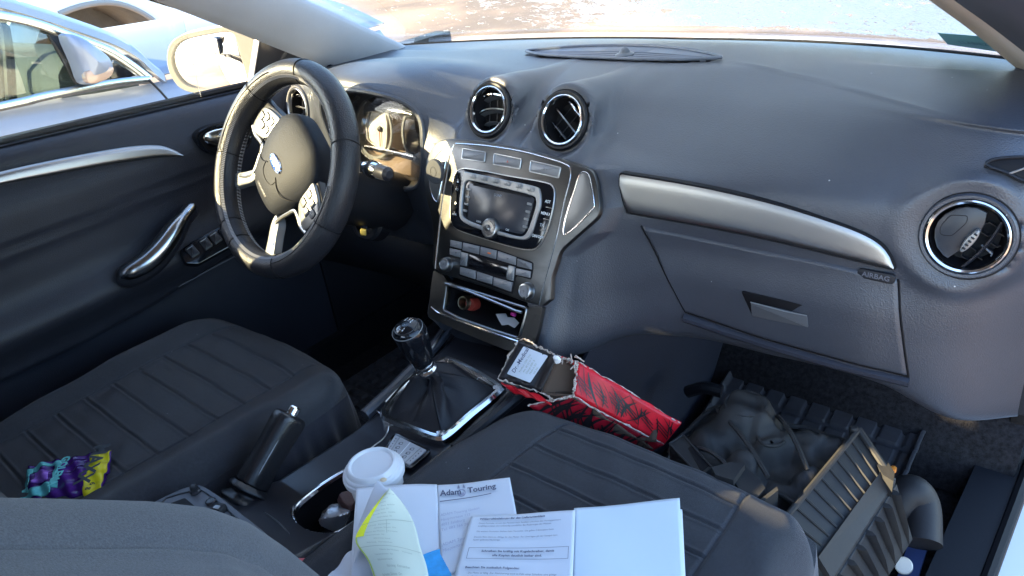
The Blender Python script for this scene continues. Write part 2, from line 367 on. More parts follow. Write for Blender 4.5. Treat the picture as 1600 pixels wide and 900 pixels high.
# sunlit registration sticker on the glass, lower passenger corner
stk = [(1465, 51), (1540, 57), (1572, 79), (1557, 80), (1481, 69)]
def onws(px, py):
    D = ray(px, py); tt = np.linspace(.3, 3, 6000); p = CAM+tt[:, None]*D
    # implicit glass height
    t = (wsy(p[:, 0])-p[:, 1])/.86; g_ = p[:, 2]-(wsz(p[:, 0])+t*.50)
    i = np.where(np.diff(np.sign(g_)))[0]; return p[i[0]]
stickm = M('sticker_blue', (.10, .28, .36), .5)
try:
    a_, b_, c_ = onws(1465, 51), onws(1540, 57), onws(1481, 69)
    fs = Fr(a_-np.array([0, .004, .006]), b_-a_, a_-c_)
    if fs.n@(CAM-fs.o) < 0: fs = Fr(fs.o, -fs.u, fs.v)
    sp_ = fs.pts(stk)
    st_ = plate('sticker', fs, sp_, 0, .0006, stickm, ws, b=.0001)
    cx_ = sum(p[0] for p in sp_)/5; cy_ = sum(p[1] for p in sp_)/5
    ff = fs.at(cx_, cy_, .0007); ff = Fr(ff.o, fs.u*(1 if fs.u@CR > 0 else -1), fs.v*(1 if fs.u@CR > 0 else -1))
    text('sticker_lettering', 'LLABIEZ', ff, .014, M('sticker_ink', (.05, .14, .22), .6), st_, h=.0002 if ff.n@(CAM-ff.o) > 0 else -.0002)
except Exception as e: print('sticker', e)
# A pillars (trim inside)
def pillar(side, base, top, w, mat, name='a_pillar'):
    base = np.array(base); top = np.array(top); rows = []
    for k in range(15):
        t = k/14; c = base+(top-base)*t+np.array([0, 0, .06*math.sin(math.pi*t)*.6]); rows.append(c)
    return c
LP = [(620, 62), (575, 30), (530, 3)]
# driver-side pillar: lofted between the glass edge and the door-window edge
def loft_pillar(sgn):
    rows = []
    for t in np.linspace(-.07, 1.0, 26):
        g_ = wsp(sgn*.672, t*.95, .012); # glass side
        d_ = np.array([sgn*(.735-.15*max(t, 0)*.95), g_[1]-.125-.02*t, g_[2]-.055+.01*t])  # door side
        m1 = g_*.72+d_*.28+np.array([-sgn*.022, -.008, 0]); m2 = g_*.3+d_*.7+np.array([-sgn*.020, -.012, -.002])
        o = (g_+d_)/2+np.array([sgn*.05, .03, .03])
        ring = [g_, m1, m2, d_, o]; rows.append(cat(ring, 4))
    return rows
gridmesh('a_pillar', loft_pillar(-1), beige, body, closed=True, sharp=50)
def rline(l): return np.array(cat([tuple(HY(x, y, d)) for x, y, d in l], 6, False))
A1 = rline([(1612, 122, .74), (1592, 106, .70), (1525, 50, .62), (1457, 0, .54), (1385, -55, .46), (1300, -130, .36)])
A2 = rline([(1670, 130, .71), (1640, 108, .67), (1555, 42, .59), (1497, 0, .51), (1425, -55, .43), (1340, -130, .33)])
A3 = rline([(1900, 160, .68), (1860, 130, .64), (1760, 50, .56), (1690, 0, .48), (1600, -60, .40), (1500, -140, .30)])
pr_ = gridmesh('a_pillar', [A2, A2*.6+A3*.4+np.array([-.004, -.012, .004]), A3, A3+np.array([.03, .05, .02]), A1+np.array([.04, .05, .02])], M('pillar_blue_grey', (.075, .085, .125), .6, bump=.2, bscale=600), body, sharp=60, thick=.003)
gridmesh('pillar_edge_trim', [A1+np.array([.03, .03, .01]), A1, A1*.5+A2*.5+np.array([-.003, -.004, .0]), A2], M('pillar_trim_tan', (.30, .27, .25), .8, bump=.2, bscale=600), pr_, sharp=60, thick=.003)
# roof, side rails, B pillars, rear
rf = []
for y in np.linspace(.10, -1.9, 14): rf.append([[x, y, 1.30-.10*x*x-.10*((y+.8)**2)] for x in np.linspace(-.64, .64, 15)])
gridmesh('roof', rf, roofm, body, thick=.03)
for s in (-1, 1):
    if s < 0: meshes('sun_block_header', [g_grid([[(-.725, -.22, 1.14), (-.67, -.22, 1.18)], [(-.725, -.36, 1.13), (-.67, -.36, 1.18)], [(-.73, -.5, 1.09), (-.67, -.5, 1.19)], [(-.73, -.80, 1.13), (-.665, -.80, 1.24)], [(-.72, -.98, 1.13), (-.665, -.98, 1.30)]]), g_grid([[(-.67, y, 1.14), (-.64, y, 1.31)] for y in (-.3, -.65, -.98)])], dark, body)  # added out of view to keep sun off the stack and dash
    tube('roof_rail', [(s*.65, .14-.0, 1.155), (s*.66, -.25, 1.17), (s*.66, -.55, 1.18), (s*.655, -.80, 1.20), (s*.65, -1.05, 1.25), (s*.65, -1.3, 1.28), (s*.63, -1.7, 1.2)], .03, beige, body, seg=8)  # rear stretch humped out of view so sun reaches the footwell
    yb = 0 if s < 0 else -.36
    meshes('b_pillar', [g_tube([(s*.765, -.58+yb, .0), (s*.755, -.60+yb, .8), (s*.66, -.63+yb, 1.26)], .172, seg=12, flat=.2, up=(1, 0, 0))], dark, body)  # driver side widened out of view to block sun from stack and box
# sills, floor tub
meshes('side_sill', [g_box((.69, -1.3, -.02), (.755, .92, .085))], dark, body)
tube('sill_seal', [(.764, -1.3, .078), (.764, .3, .078), (.764, .75, .085), (.768, .80, .2)], .010, black, body, seg=8)
meshes('side_sill', [g_box((-.80, -1.3, -.02), (-.73, .94, .12))], dark, body)
meshes('driver_kick_panel', [g_box((-.80, .36, .12), (-.745, .94, .78))], dark, body)
meshes('outer_sill', [g_box((.775, -1.3, -.12), (.86, .80, .065))], whitecar, body)
rearw = [[[x, -1.95-.1*math.cos(x), z] for x in np.linspace(-.78, .78, 9)] for z in (0, .4, .85)]
gridmesh('rear_bulkhead', rearw, dark, body, thick=.02)
for yy in (-1.95,):
    pass
meshes('rear_side_panel', [g_box((-.80, -1.95, .0), (-.74, -.52, .80))], dark, body)
plate('sun_block_c_pillar', Fr((-.67, 0, 0), (0, 1, 0), (0, 0, 1)), [(-1.95, .78), (-1.24, .78), (-1.262, 1.18), (-1.30, 1.212), (-1.40, 1.27), (-1.50, 1.31), (-1.95, 1.31)], -.09, .0, dark, body, b=.004)  # unseen panel added to shade the papers, front edge slanted to pass sun
fl = mesh('floor', *join([g_box((-.78, -1.9, -.02), (.74, .95, .03))]), carpet); tag(fl, kind='structure')
# toe board / bulkhead in front of the feet
meshes('firewall', [g_box((-.76, .93, 0), (.755, .95, .70))], carpet, body)
toe = [[[x, .66+.27*a, .03+.34*a] for x in np.linspace(-.76, .75, 5)] for a in np.linspace(0, 1, 4)]
gridmesh('toe_board', toe, carpet, body, thick=.01, flip=True)
# passenger kick panel, hinge pillar and seals on the open door side
kick = rnd([(.78, .06), (.93, .06), (.93, .50), (.70, .50), (.70, .30)], .03)
frk = Fr((.735, 0, 0), (0, 1, 0), (0, 0, 1))
plate('kick_panel', Fr((.722, 0, 0), (0, -1, 0), (0, 0, 1)), [(-a, b) for a, b in kick], -.02, 0, M('kick_trim', (.012, .010, .010), .8, bump=.3, bscale=300, var=.3, vscale=12), body)
fhp = Fr((.74, .455, .45), (1, 0, 0), (0, 0, 1))
plate('hinge_pillar_trim', fhp, rnd(fhp.pts([(1598, 430), (1560, 500), (1518, 562), (1516, 628), (1600, 652), (1760, 680), (1760, 420)]), .006), -.03, .0, M('pillar_trim_grey', (.022, .023, .028), .65, bump=.3, bscale=400, var=.1), body, b=.004)

# ================================================================== dashboard
DB = thing('dashboard', 'long dark moulded dashboard stretching across the cabin under the windscreen', 'dashboard', (0, .4, .5))
ST_X = [-.76, -.62, -.53, -.44, -.36, -.28, -.21, -.165, -.12, 0, .12, .165, .21, .30, .45, .60, .70, .755]
def prof(x):
    # windscreen edge -> top -> roll -> face -> underside   (y, z)
    y0 = wsy(x)-.012; z0 = wsz(x)-.004
    pz = [(y0, z0), (y0-.13, .788), (.66, .794)]
    return pz
STN = {
 -.76: [(.52, .792), (.46, .785), (.43, .765), (.42, .74), (.41, .70), (.40, .64), (.40, .58), (.40, .54), (.41, .49)],
 -.62: [(.54, .795), (.45, .800), (.39, .795), (.365, .775), (.365, .72), (.37, .66), (.37, .60), (.37, .54), (.38, .47)],
 -.53: [(.56, .800), (.46, .818), (.37, .822), (.325, .808), (.325, .75), (.335, .67), (.345, .59), (.35, .53), (.37, .46)],
 -.44: [(.57, .803), (.46, .826), (.36, .832), (.305, .818), (.31, .76), (.325, .68), (.335, .60), (.345, .53), (.37, .46)],
 -.36: [(.57, .803), (.46, .827), (.36, .833), (.30, .818), (.305, .76), (.32, .68), (.33, .60), (.34, .53), (.37, .46)],
 -.28: [(.57, .801), (.47, .818), (.37, .819), (.31, .798), (.305, .75), (.315, .68), (.325, .60), (.34, .53), (.37, .46)],
 -.21: [(.57, .797), (.48, .802), (.40, .785), (.345, .755), (.318, .715), (.305, .67), (.300, .60), (.30, .53), (.30, .46)],
 -.165: [(.57, .795), (.48, .793), (.42, .768), (.37, .745), (.322, .713), (.298, .66), (.270, .59), (.255, .50), (.25, .41)],
 -.12: [(.57, .795), (.48, .788), (.43, .765), (.39, .742), (.322, .715), (.290, .65), (.259, .58), (.228, .50), (.20, .41)],
 0: [(.57, .795), (.48, .786), (.43, .765), (.39, .742), (.322, .715), (.292, .65), (.261, .58), (.228, .50), (.19, .41)],
 .12: [(.57, .795), (.485, .785), (.43, .763), (.385, .740), (.322, .715), (.289, .65), (.257, .58), (.223, .50), (.190, .42)],
 .165: [(.585, .795), (.495, .780), (.44, .758), (.388, .735), (.322, .710), (.290, .65), (.268, .58), (.250, .50), (.238, .42)],
 .21: [(.590, .795), (.498, .779), (.438, .755), (.380, .728), (.325, .705), (.302, .65), (.293, .59), (.285, .52), (.280, .44)],
 .30: [(.60, .794), (.50, .777), (.430, .752), (.372, .725), (.331, .697), (.3185, .65), (.322, .60), (.318, .54), (.325, .448)],
 .45: [(.54, .793), (.470, .782), (.415, .757), (.372, .727), (.347, .695), (.3400, .65), (.343, .60), (.336, .54), (.343, .450)],
 .60: [(.475, .790), (.445, .780), (.418, .757), (.388, .727), (.366, .695), (.36, .65), (.358, .60), (.347, .54), (.354, .446)],
 .70: [(.45, .789), (.43, .778), (.410, .756), (.392, .728), (.384, .695), (.382, .65), (.380, .59), (.382, .52), (.39, .40)],
 .755: [(.455, .785), (.445, .775), (.432, .755), (.425, .727), (.43, .69), (.435, .64), (.44, .58), (.445, .52), (.45, .39)],
}
def hermite(xk, Yk, x):
    xk = np.array(xk); Yk = np.array(Yk); m = np.zeros_like(Yk)
    d = (Yk[1:]-Yk[:-1])/(xk[1:]-xk[:-1]).reshape((-1,)+(1,)*(Yk.ndim-1))
    m[0] = d[0]; m[-1] = d[-1]
    w1 = (xk[2:]-xk[1:-1]).reshape((-1,)+(1,)*(Yk.ndim-1)); w0 = (xk[1:-1]-xk[:-2]).reshape((-1,)+(1,)*(Yk.ndim-1))
    m[1:-1] = (d[:-1]*w1+d[1:]*w0)/(w0+w1)
    i = np.clip(np.searchsorted(xk, x)-1, 0, len(xk)-2); h = (xk[i+1]-xk[i]); t = (x-xk[i])/h
    sh = (-1,)+(1,)*(Yk.ndim-1); t = t.reshape(sh); h = h.reshape(sh)
    return (2*t**3-3*t**2+1)*Yk[i]+(t**3-2*t**2+t)*h*m[i]+(-2*t**3+3*t**2)*Yk[i+1]+(t**3-t**2)*h*m[i+1]
NX, NS = 400, 18
KP = np.array([prof(x)+STN[x]+[(STN[x][-1][0]+.05, STN[x][-1][1]-.018), (STN[x][-1][0]+.20, STN[x][-1][1]-.01)] for x in ST_X])  # stations x 14 x 2
xg = np.linspace(-.76, .755, NX)
col = hermite(ST_X, KP, xg)              # NX x 14 x 2
for k, xx in enumerate(xg): col[k, 0] = (wsy(xx)-.012, wsz(xx)-.004); col[k, 1] = (wsy(xx)-.13, .788)
sk = np.arange(col.shape[1]).astype(float)
sg = np.concatenate([np.linspace(i, i+1, (8 if i < 3 else 26 if i < 11 else 6), endpoint=False) for i in range(len(sk)-1)]+[[len(sk)-1]])
prf = hermite(sk, col.transpose(1, 0, 2), sg)      # NSg x NX x 2
P = np.empty((len(sg), NX, 3)); P[..., 0] = xg; P[..., 1:] = prf
def normals(P):
    a = np.gradient(P, axis=0); b = np.gradient(P, axis=1); n = np.cross(b, a); n /= np.linalg.norm(n, axis=-1, keepdims=True)+1e-12; return n
def vframe(c, tilt, yaw): # outlet facing the cabin
    a = (math.cos(yaw), math.sin(yaw), 0); b = (-math.sin(yaw)*math.sin(tilt), math.cos(yaw)*math.sin(tilt), math.cos(tilt)); return Fr(c, a, b)
VENTS = [(np.array([-.084, .367, .769]), R(24.5), R(1), .0400), (np.array([.076, .370, .763]), R(24), R(1), .0400),
         (np.array([.674, .372, .669]), R(9.9), R(6.4), .0440), (np.array([-.655, .352, .735]), R(12), R(-6), .0420)]
for k, (c, ti, ya, rr) in enumerate(VENTS):
    f = vframe(c, ti, ya); RP = rr+(.0135 if k < 2 else .014)
    fwd = np.array([0, 1, .03]) if k < 2 else np.array([0, 1, -.05]); L = .235 if k < 2 else .10
    for it in range(7):
        n = normals(P); n *= np.sign((n*np.array([0, -1, .6])).sum(-1, keepdims=True)); d = P-c
        al = d@fwd/np.linalg.norm(fwd); rad = np.linalg.norm(d-al[..., None]*fwd/np.linalg.norm(fwd), axis=-1)
        tt = np.clip(al/L, 0, 1); cone = rad-(RP*(1-tt)+(-.002 if k < 2 else .02)*tt); w = d@f.n
        sdf = np.maximum(cone, w+.001); kk = .010
        push = kk*np.log1p(np.exp(np.clip(-sdf/kk, -30, 30)))-.0
        push = np.clip(push-kk*math.log1p(math.exp(-3.0)), 0, .02)
        push *= ssm(-.07, -.04, al)*ssm(L*1.25, L, al)
        P = P+n*(push*.55)[..., None]
    d = P-c; w = d@f.n; q = d-w[..., None]*f.n; rho = np.linalg.norm(q, axis=-1)
    # flatten the pod's face and sink the outlet
    amt = np.clip(w+.003, -.012 if k != 2 else -.07, .05)*ssm(RP+(.016 if k != 2 else .024), RP-.001, rho)*ssm(-.06 if k != 2 else -.13, -.035 if k != 2 else -.09, w)
    P = P-amt[..., None]*f.n
    d = P-c; w = d@f.n; sink = ssm(rr+.0015, rr-.003, rho)*((w > -.03)*1.0)
    P = P-f.n*(sink*(w+.036))[..., None]
for k, (c, ti, ya, rr) in enumerate(VENTS):
    if k < 2: continue
    f = vframe(c, ti, ya); d = P-c; w = d@f.n; rho = np.linalg.norm(d-w[..., None]*f.n, axis=-1)
    am = (ssm(rr+.005, rr+.009, rho)*ssm(rr+.060, rr+.035, rho)*(np.abs(w) < .10)*(sg[:, None] > 2))[..., None]
    for it in range(14):
        Q = P.copy(); Q[1:-1, 1:-1] = (P[:-2, 1:-1]+P[2:, 1:-1]+P[1:-1, :-2]+P[1:-1, 2:])/4; P = P*(1-am)+Q*am
# instrument cavity under the hood
fx, fz = (P[..., 0]+.372)/.158, (P[..., 2]-.702)/.104
ff_ = (np.abs(fx)**2.6+np.abs(fz)**2.6)
cav = ssm(1.0, .80, ff_)*(P[..., 1] < .42)*(sg[:, None] > 5.3)
P[..., 1] += cav*.085
# defroster slot on top
P0z = P.copy()
def slo(x): q = np.clip(np.abs((x+.018)/.225), 0, 1); return .668-.034*(1-q**4), .668+.070*(1-q**2.2)
lo_, hi_ = slo(P[..., 0]); ins = ssm(0, .004, P[..., 1]-lo_)*ssm(0, .004, hi_-P[..., 1])*(np.abs(P[..., 0]+.018) < .222)
P[..., 2] -= ins*.016*(sg[:, None] < 5.2)*(P[..., 2] > .76)
zt_ = np.array([.40, .44, .50, .58, .62, .66, .70, .72]); xr_ = np.array([.115, .116, .118, .126, .178, .197, .185, .17]); xl_ = np.array([-.135, -.136, -.128, -.128, -.135, -.150, -.165, -.155])
XR = np.interp(P[..., 2], zt_, xr_); XL = np.interp(P[..., 2], zt_, xl_)
dout = np.maximum(P[..., 0]-XR, XL-P[..., 0]); bl_ = (1-ssm(.002, .040, dout))*(P[..., 2] < .712)*(P[..., 2] > .395)*(sg[:, None] > 6.0)*(P[..., 1] < .5)
bl_ *= ssm(.395, .43, P[..., 2])
P[..., 1] = P[..., 1]*(1-bl_)+(.298+.45*(P[..., 2]-.68)+.004)*bl_
# faint crease along the passenger side of the top
cl = np.array([(.20, .672), (.312, .62), (.43, .557), (.545, .493), (.63, .45), (.706, .412)]); yc_ = np.interp(P[..., 0], cl[:, 0], cl[:, 1])
P[..., 2] += .0022*np.exp(-((P[..., 1]-yc_)/.006)**2)*ssm(.18, .28, P[..., 0])*ssm(.64, .56, P[..., 0])*(sg[:, None] < 6)*(P[..., 2] > .76)
cubm = (np.abs(P[..., 0]+.012) < .098)*(P[..., 2] > .395)*(P[..., 2] < .505)*(sg[:, None] > 6)
P[..., 1] += cubm*.085
# crease along the passenger side top and the strip recess
panel = gridmesh('dash_panel', P, dash, DB, sharp=70, thick=0, flip=True)
# hood lip
lip = []
for a in np.linspace(0, 2*math.pi, 60, endpoint=False):
    cx, cz = math.cos(a), math.sin(a); x_ = -.372+.158*math.copysign(abs(cx)**(2/2.6), cx); z_ = .702+.104*math.copysign(abs(cz)**(2/2.6), cz)
    i = int(np.argmin(np.abs(xg-x_))); colp = P[:, i]; m_ = sg > 5.4; j = np.where(m_)[0][np.argmin(np.abs(colp[m_, 2]-z_))]; lip.append((x_, colp[j, 1]+.001, z_))
def smooth_y(l):
    y = np.array([p[1] for p in l]); y = np.minimum(y, .345)
    for _ in range(6): y = (np.roll(y, 1)+2*y+np.roll(y, -1))/4
    return [(l[i][0], y[i], l[i][2]) for i in range(len(l))]
lip = smooth_y(lip); tube('hood_lip', lip, .0055, dash, panel, closed=True, seg=8)

def vent(k, name, label, vanes):
    c, ti, ya, rr = VENTS[k]; f = vframe(c, ti, ya)
    v = bpy.data.objects.new
    bz = lathe('air_vent', f, [(rr+.0085, -.010), (rr+.0085, -.001), (rr+.0065, .0022), (rr+.003, .0018), (rr+.0015, -.003), (rr-.001, -.012), (rr-.001, -.035), (rr+.004, -.035)], dark if k < 2 else dash, DB, n=64, closed=True); bz['label'] = label
    lathe('chrome_ring', f, [(rr+.0018, -.001), (rr+.0012, .0022), (rr-.0005, .0032), (rr-.0030, .0018), (rr-.0040, -.002), (rr-.0040, -.006), (rr+.0018, -.006)], satin if k == 3 else chrome, bz, n=64, closed=True)
    lathe('outlet_well', f, [(rr-.0035, -.003), (rr-.004, -.010), (rr-.010, -.026), (0, -.030)], black, bz, n=40, cap=False)
    RP = rr+(.011 if k < 2 else .014)
    lathe('shadow_gap', f, [(rr+.0080, -.004), (rr+.0104, -.004), (rr+.0104, -.0022), (rr+.0080, -.0022)], black, bz, n=64, closed=True)
    L = []
    if vanes == 'centre':
        g = f.rot(R(8 if k == 0 else -38)) if k < 2 else f
        # tilted blades of the eyeball outlet
        for s, dz in ((.020, -.006), (-.004, -.004), (-.024, -.006)):
            hw = math.sqrt(max((rr-.006)**2-s*s, 1e-5)); P_ = []
            for a in np.linspace(-1, 1, 13):
                z_ = -.006-.010*a*a; yy = s+.004*(1-a*a); P_.append([g.w(a*hw, yy+.0015, z_+dz*.5), g.w(a*hw, yy+.0005, z_+.001+dz*.5), g.w(a*hw, yy-.0035, z_-.008+dz), g.w(a*hw, yy-.002, z_-.011+dz)])
            L.append(g_grid(P_))
        VM = M('vane_satin', (.07, .075, .085), .25, spec=.7)
        for l_ in L: meshes('vane', [l_], VM, bz)
        for s in (-.5, .1, .55):
            x_ = s*(rr-.01); L2 = g_tube([g.w(x_, -rr*.75, -.022), g.w(x_, rr*.75, -.022)], .0009, seg=6); meshes('rib', [L2], softgloss, bz)
        # bright rim of the top blade
        hw = math.sqrt((rr-.007)**2-.022**2); tube('blade_edge', [g.w(a*hw, .024+.004*(1-a*a), -.004-.010*a*a) for a in np.linspace(-.95, .95, 11)], .0021, chrome, bz, seg=6); hw2 = rr-.007; tube('blade_edge', [g.w(a*hw2, -.001+.004*(1-a*a), -.005-.010*a*a) for a in np.linspace(-.95, .95, 11)], .0012, satin, bz, seg=6)
    else:
        g = f.rot(R(-28))
        lens = lambda x0, x1: [g.w(0, 0, 0)]
        # closed flap on the left of the outlet
        pl = [(-.012+.0, .033), (-.022, .028), (-.030, .019), (-.035, .008), (-.036, -.004), (-.033, -.014), (-.027, -.023), (-.018, -.031), (-.006, -.0355), (.000, -.0355), (.004, -.022), (.008, -.006), (.009, .008), (.006, .022), (.000, .034)]
        fl_ = plate('flap', g, pl, -.010, -.0065, M('flap_dark', (.035, .038, .045), .35, spec=.5), bz, b=.002)
        meshes('flap_groove', [offring(g, rnd([(-.030, .010), (-.014, .020), (-.010, .012), (-.013, -.010), (-.024, -.016), (-.030, -.008)], .004), .0010, -.0066, -.0060, .0003)], dark, fl_)
        tw = plate('thumbwheel', g, ell(.0055, -.002, .0048, .0165, 24), -.008, .003, silverp, bz, b=.002)
        meshes('grip_ridge', [g_plate(g, rrect(.0055, -.002+q*.0052, .0042, .0022, .0008), .0025, .0042, .0005) for q in (-2, -1, 0, 1, 2)], dark, tw)
        P_ = [[g.w(.017+.004*(1-a*a)*1, a*.034, -.004), g.w(.0190+.004*(1-a*a), a*.034, -.003), g.w(.021+.004*(1-a*a), a*.034, -.006), g.w(.0205+.004*(1-a*a), a*.034, -.018)] for a in np.linspace(-1, 1, 13)]
        gridmesh('vane', P_, softgloss, bz)
        hexs = []
        for (hx, hy) in ((.030, .011), (.030, -.011), (.014, .016), (.015, -.020)): hexs.append(offring(g, ell(hx, hy, .0085, .0085, 6), .0009, -.026, -.018, .0002))
        meshes('grille', hexs, softgloss, bz); tube('adjuster', [g.w(.019, -.002, -.012), g.w(.034, -.004, -.010), g.w(.035, -.007, -.010)], .0012, silverp, bz, seg=6)
    return bz
vent(0, '', 'round air vent left of the centre of the dash', 'centre')
vent(1, '', 'round air vent right of the centre of the dash', 'centre')
vent(2, '', 'large round vent at the passenger end, half closed by a flap', 'side')
vent(3, '', 'round air vent behind the steering wheel, lit by the sun', 'centre')

# defroster grille with slats and the light sensor
def topz(x, y): return .7982
def slf(x, f): a, b = slo(np.array(x)); return float(a+(b-a)*f)
xx = np.linspace(-.241, .205, 60)
outl = [(x, slf(x, 1), topz(x, slf(x, 1))+.001) for x in xx]+[(x, slf(x, 0), topz(x, slf(x, 0))+.001) for x in xx[::-1]]
GRM = M('grille_rim', (.10, .115, .15), .4, spec=.7)
gr = tube('defroster_grille', cat(outl[::3], 3), .0032, GRM, DB, closed=True, seg=8)
for f in (.02, .155, .29, .425):
    sl_o = meshes('slat', [g_grid([[(x, slf(x, f), topz(x, slf(x, f))-.001), (x, slf(x, f+.05), topz(x, slf(x, f))+.0005)] for x in np.linspace(-.215+.04*f, .18-.04*f, 40)])], GRM, gr)
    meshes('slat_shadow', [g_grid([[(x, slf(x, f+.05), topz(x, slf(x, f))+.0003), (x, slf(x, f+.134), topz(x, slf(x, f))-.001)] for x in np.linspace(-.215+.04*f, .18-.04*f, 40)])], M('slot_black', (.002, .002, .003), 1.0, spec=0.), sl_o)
meshes('shelf', [g_grid([[(x, slf(x, .56), topz(x, slf(x, .5))-.004), (x, slf(x, .60), topz(x, slf(x, .5))-.001), (x, slf(x, .97), topz(x, slf(x, 1)))] for x in np.linspace(-.225, .19, 40)])], GRM, gr)
meshes('slot_floor', [g_grid([[(x, slf(x, f), topz(x, .69)-.012) for f in (0.02, .6)] for x in np.linspace(-.225, .19, 40)])], black, gr)
meshes('cross_rib', [g_box((x-.0008, slf(x, .03), topz(x, .68)-.012), (x+.0008, slf(x, .5), topz(x, .68)-.004)) for x in np.linspace(-.2, .16, 26)], dark, gr)
sp = HZ(976, 79, .806); fs = Fr((sp[0], sp[1], .797), (1, 0, 0), (0, 1, 0))
lathe('light_sensor', fs, [(.019, 0), (.018, .003), (.011, .006), (.0095, .009), (.007, .013), (.0035, .0155), (0, .016)], M('sensor_grey', (.10, .11, .13), .35), DB, n=32)

# passenger trim strip
fst = Fr((.42, .331, .66), (1, .14, 0), (0, .10, 1)); 
spx = [(969, 276), (972, 271), (985, 273), (1060, 285), (1140, 301), (1220, 321), (1290, 343), (1340, 361), (1372, 378), (1388, 395), (1397, 416), (1390, 419), (1330, 405), (1200, 374), (1080, 350), (990, 334), (979, 328), (971, 300)]
sp2 = cat(fst.pts(spx), 3); NB = len(sp2)
def strip_bulge(fr, out, steps=12, hgt=.005, z0=-.012):
    """convex strip: crown rises across the width"""
    u = np.array([p[0] for p in out]); us = np.linspace(u.min()+.0008, u.max()-.0008, 60); rows = []
    def cross(uu):
        vs = []
        for i in range(len(out)):
            a, b = out[i-1], out[i]
            if (a[0]-uu)*(b[0]-uu) <= 0 and a[0] != b[0]: vs.append(a[1]+(b[1]-a[1])*(uu-a[0])/(b[0]-a[0]))
        return min(vs), max(vs)
    for uu in us:
        lo, hi = cross(uu); row = [fr.w(uu, lo, z0)]
        for k in range(steps+1):
            t = k/steps; row.append(fr.w(uu, lo+(hi-lo)*t, hgt*(1-abs(2*t-1)**5)*(1.0-.5*t)))
        row.append(fr.w(uu, hi, z0)); rows.append(row)
    return rows
ts_ = gridmesh('trim_strip', strip_bulge(fst, sp2), alustrip, DB, sharp=50)
ts_['label'] = 'brushed silver strip curving to a point across the passenger side'
meshes('strip_shadow_gap', [offring(fst, sp2, .0030, -.010, .0015)], black, ts_)
# glovebox lid with a recessed handle
fm_ = sg > 6.2; FZ = P[fm_][:, :, 2]; FY = P[fm_][:, :, 1]
def dashy(x, z):
    i = int(np.clip(np.searchsorted(xg, x), 1, len(xg)-1)); out = []
    for q in (i-1, i):
        zc = FZ[:, q]; k = np.where((zc[:-1]-z)*(zc[1:]-z) <= 0)[0]
        out.append(FY[k[0], q]+(FY[k[0]+1, q]-FY[k[0], q])*(z-zc[k[0]])/(zc[k[0]+1]-zc[k[0]]+1e-9) if len(k) else FY[np.argmin(abs(zc-z)), q])
    w = (x-xg[i-1])/(xg[i]-xg[i-1]); return out[0]*(1-w)+out[1]*w
def ondash(px, py): # follow the sight line to the modelled dash face
    D = ray(px, py); t0 = (.30-CAM[1])/D[1]
    for k in range(400):
        p = CAM+D*(t0+k*.0006/abs(D[1])*1.0)
        if p[1] >= dashy(p[0], p[2]): return p
    return p
tpc = [ondash(*q) for q in [(1002, 352), (1100, 372), (1200, 392), (1300, 411), (1404, 436)]]; btc = [ondash(*q) for q in [(1072, 488), (1130, 507), (1210, 533), (1310, 561), (1420, 588)]]
tpc = np.array(cat(tpc, 14, False)); btc = np.array(cat(btc, 14, False)); rows = []
nA = len(tpc)
for k in range(nA):
    row = []
    for b in np.linspace(0, 1, 44):
        p = btc[k]*(1-b)+tpc[k]*b; d = min(b*.14, (1-b)*.14, k*.006, (nA-1-k)*.006); row.append((p[0], dashy(p[0], p[2])-.0045*float(ssm(0, .004, d))+.001, p[2]))
    rows.append(row)
gb = gridmesh('glovebox', rows, dash, DB, sharp=70)
gap = [r[0] for r in rows]+rows[-1][1:]
tube('lid_gap', [(p[0], p[1]-.0015, p[2]) for p in gap], .0016, black, gb, seg=6); tube('lid_gap', [(p[0], p[1]-.0015, p[2]) for p in rows[0]], .0016, black, gb, seg=6)
hc = ondash(1215, 486); fg = Fr((hc[0], hc[1]-.004, hc[2]), (1, .10, 0), (0, -.06, 1))
hpx = [(1158, 455), (1262, 478), (1266, 509), (1175, 492)]; hh = rnd(fg.pts(hpx), .003, 3)
plate('handle_recess', fg, hh, -.010, .0006, black, gb, b=.0004)
hb = fg.pts([(1174, 471), (1262, 492), (1265, 510), (1176, 492)]); plate('handle', fg, rnd(hb, .002, 3), -.010, .0045, M('handle_grey', (.075, .08, .09), .4, bump=.2), gb, b=.0015)
tube('handle_edge', [fg.w(*fg.px(1174, 470), .004), fg.w(*fg.px(1230, 484), .005), fg.w(*fg.px(1262, 491), .004)], .0009, silverp, gb, seg=6)
# airbag lettering
c_ = fst.px(1371, 429, .0); fa = Fr(fst.w(c_[0], c_[1], -.001), (1, 0, 0), (0, .05, 1))
fa = Fr(ondash(1371, 429)-np.array([0, .006, 0]), (1, .01, -.02), (0, .03, 1))
ab = plate('airbag_mark', fa, rrect(0, 0, .046, .013, .006), -.004, .0004, M('mark_dark', (.018, .019, .024), .5), DB, b=.0003)
text('airbag_lettering', 'AIRBAG', fa, .0098, M('mark_light', (.13, .135, .16), .5), ab, h=.0007, bold=.0002)
# lower rail below the glovebox
ra = [ondash(x, y)+np.array([0, .004, 0]) for x, y in [(1068, 496), (1130, 517), (1200, 539), (1300, 568), (1420, 597)]]
tube('lower_rail', ra, .011, dash_shaded, DB, seg=10, flat=.8)
# fascia end below the vent to the door side
fe = Fr((.70, .372, .52), (1, .55, 0), (0, -.02, 1))
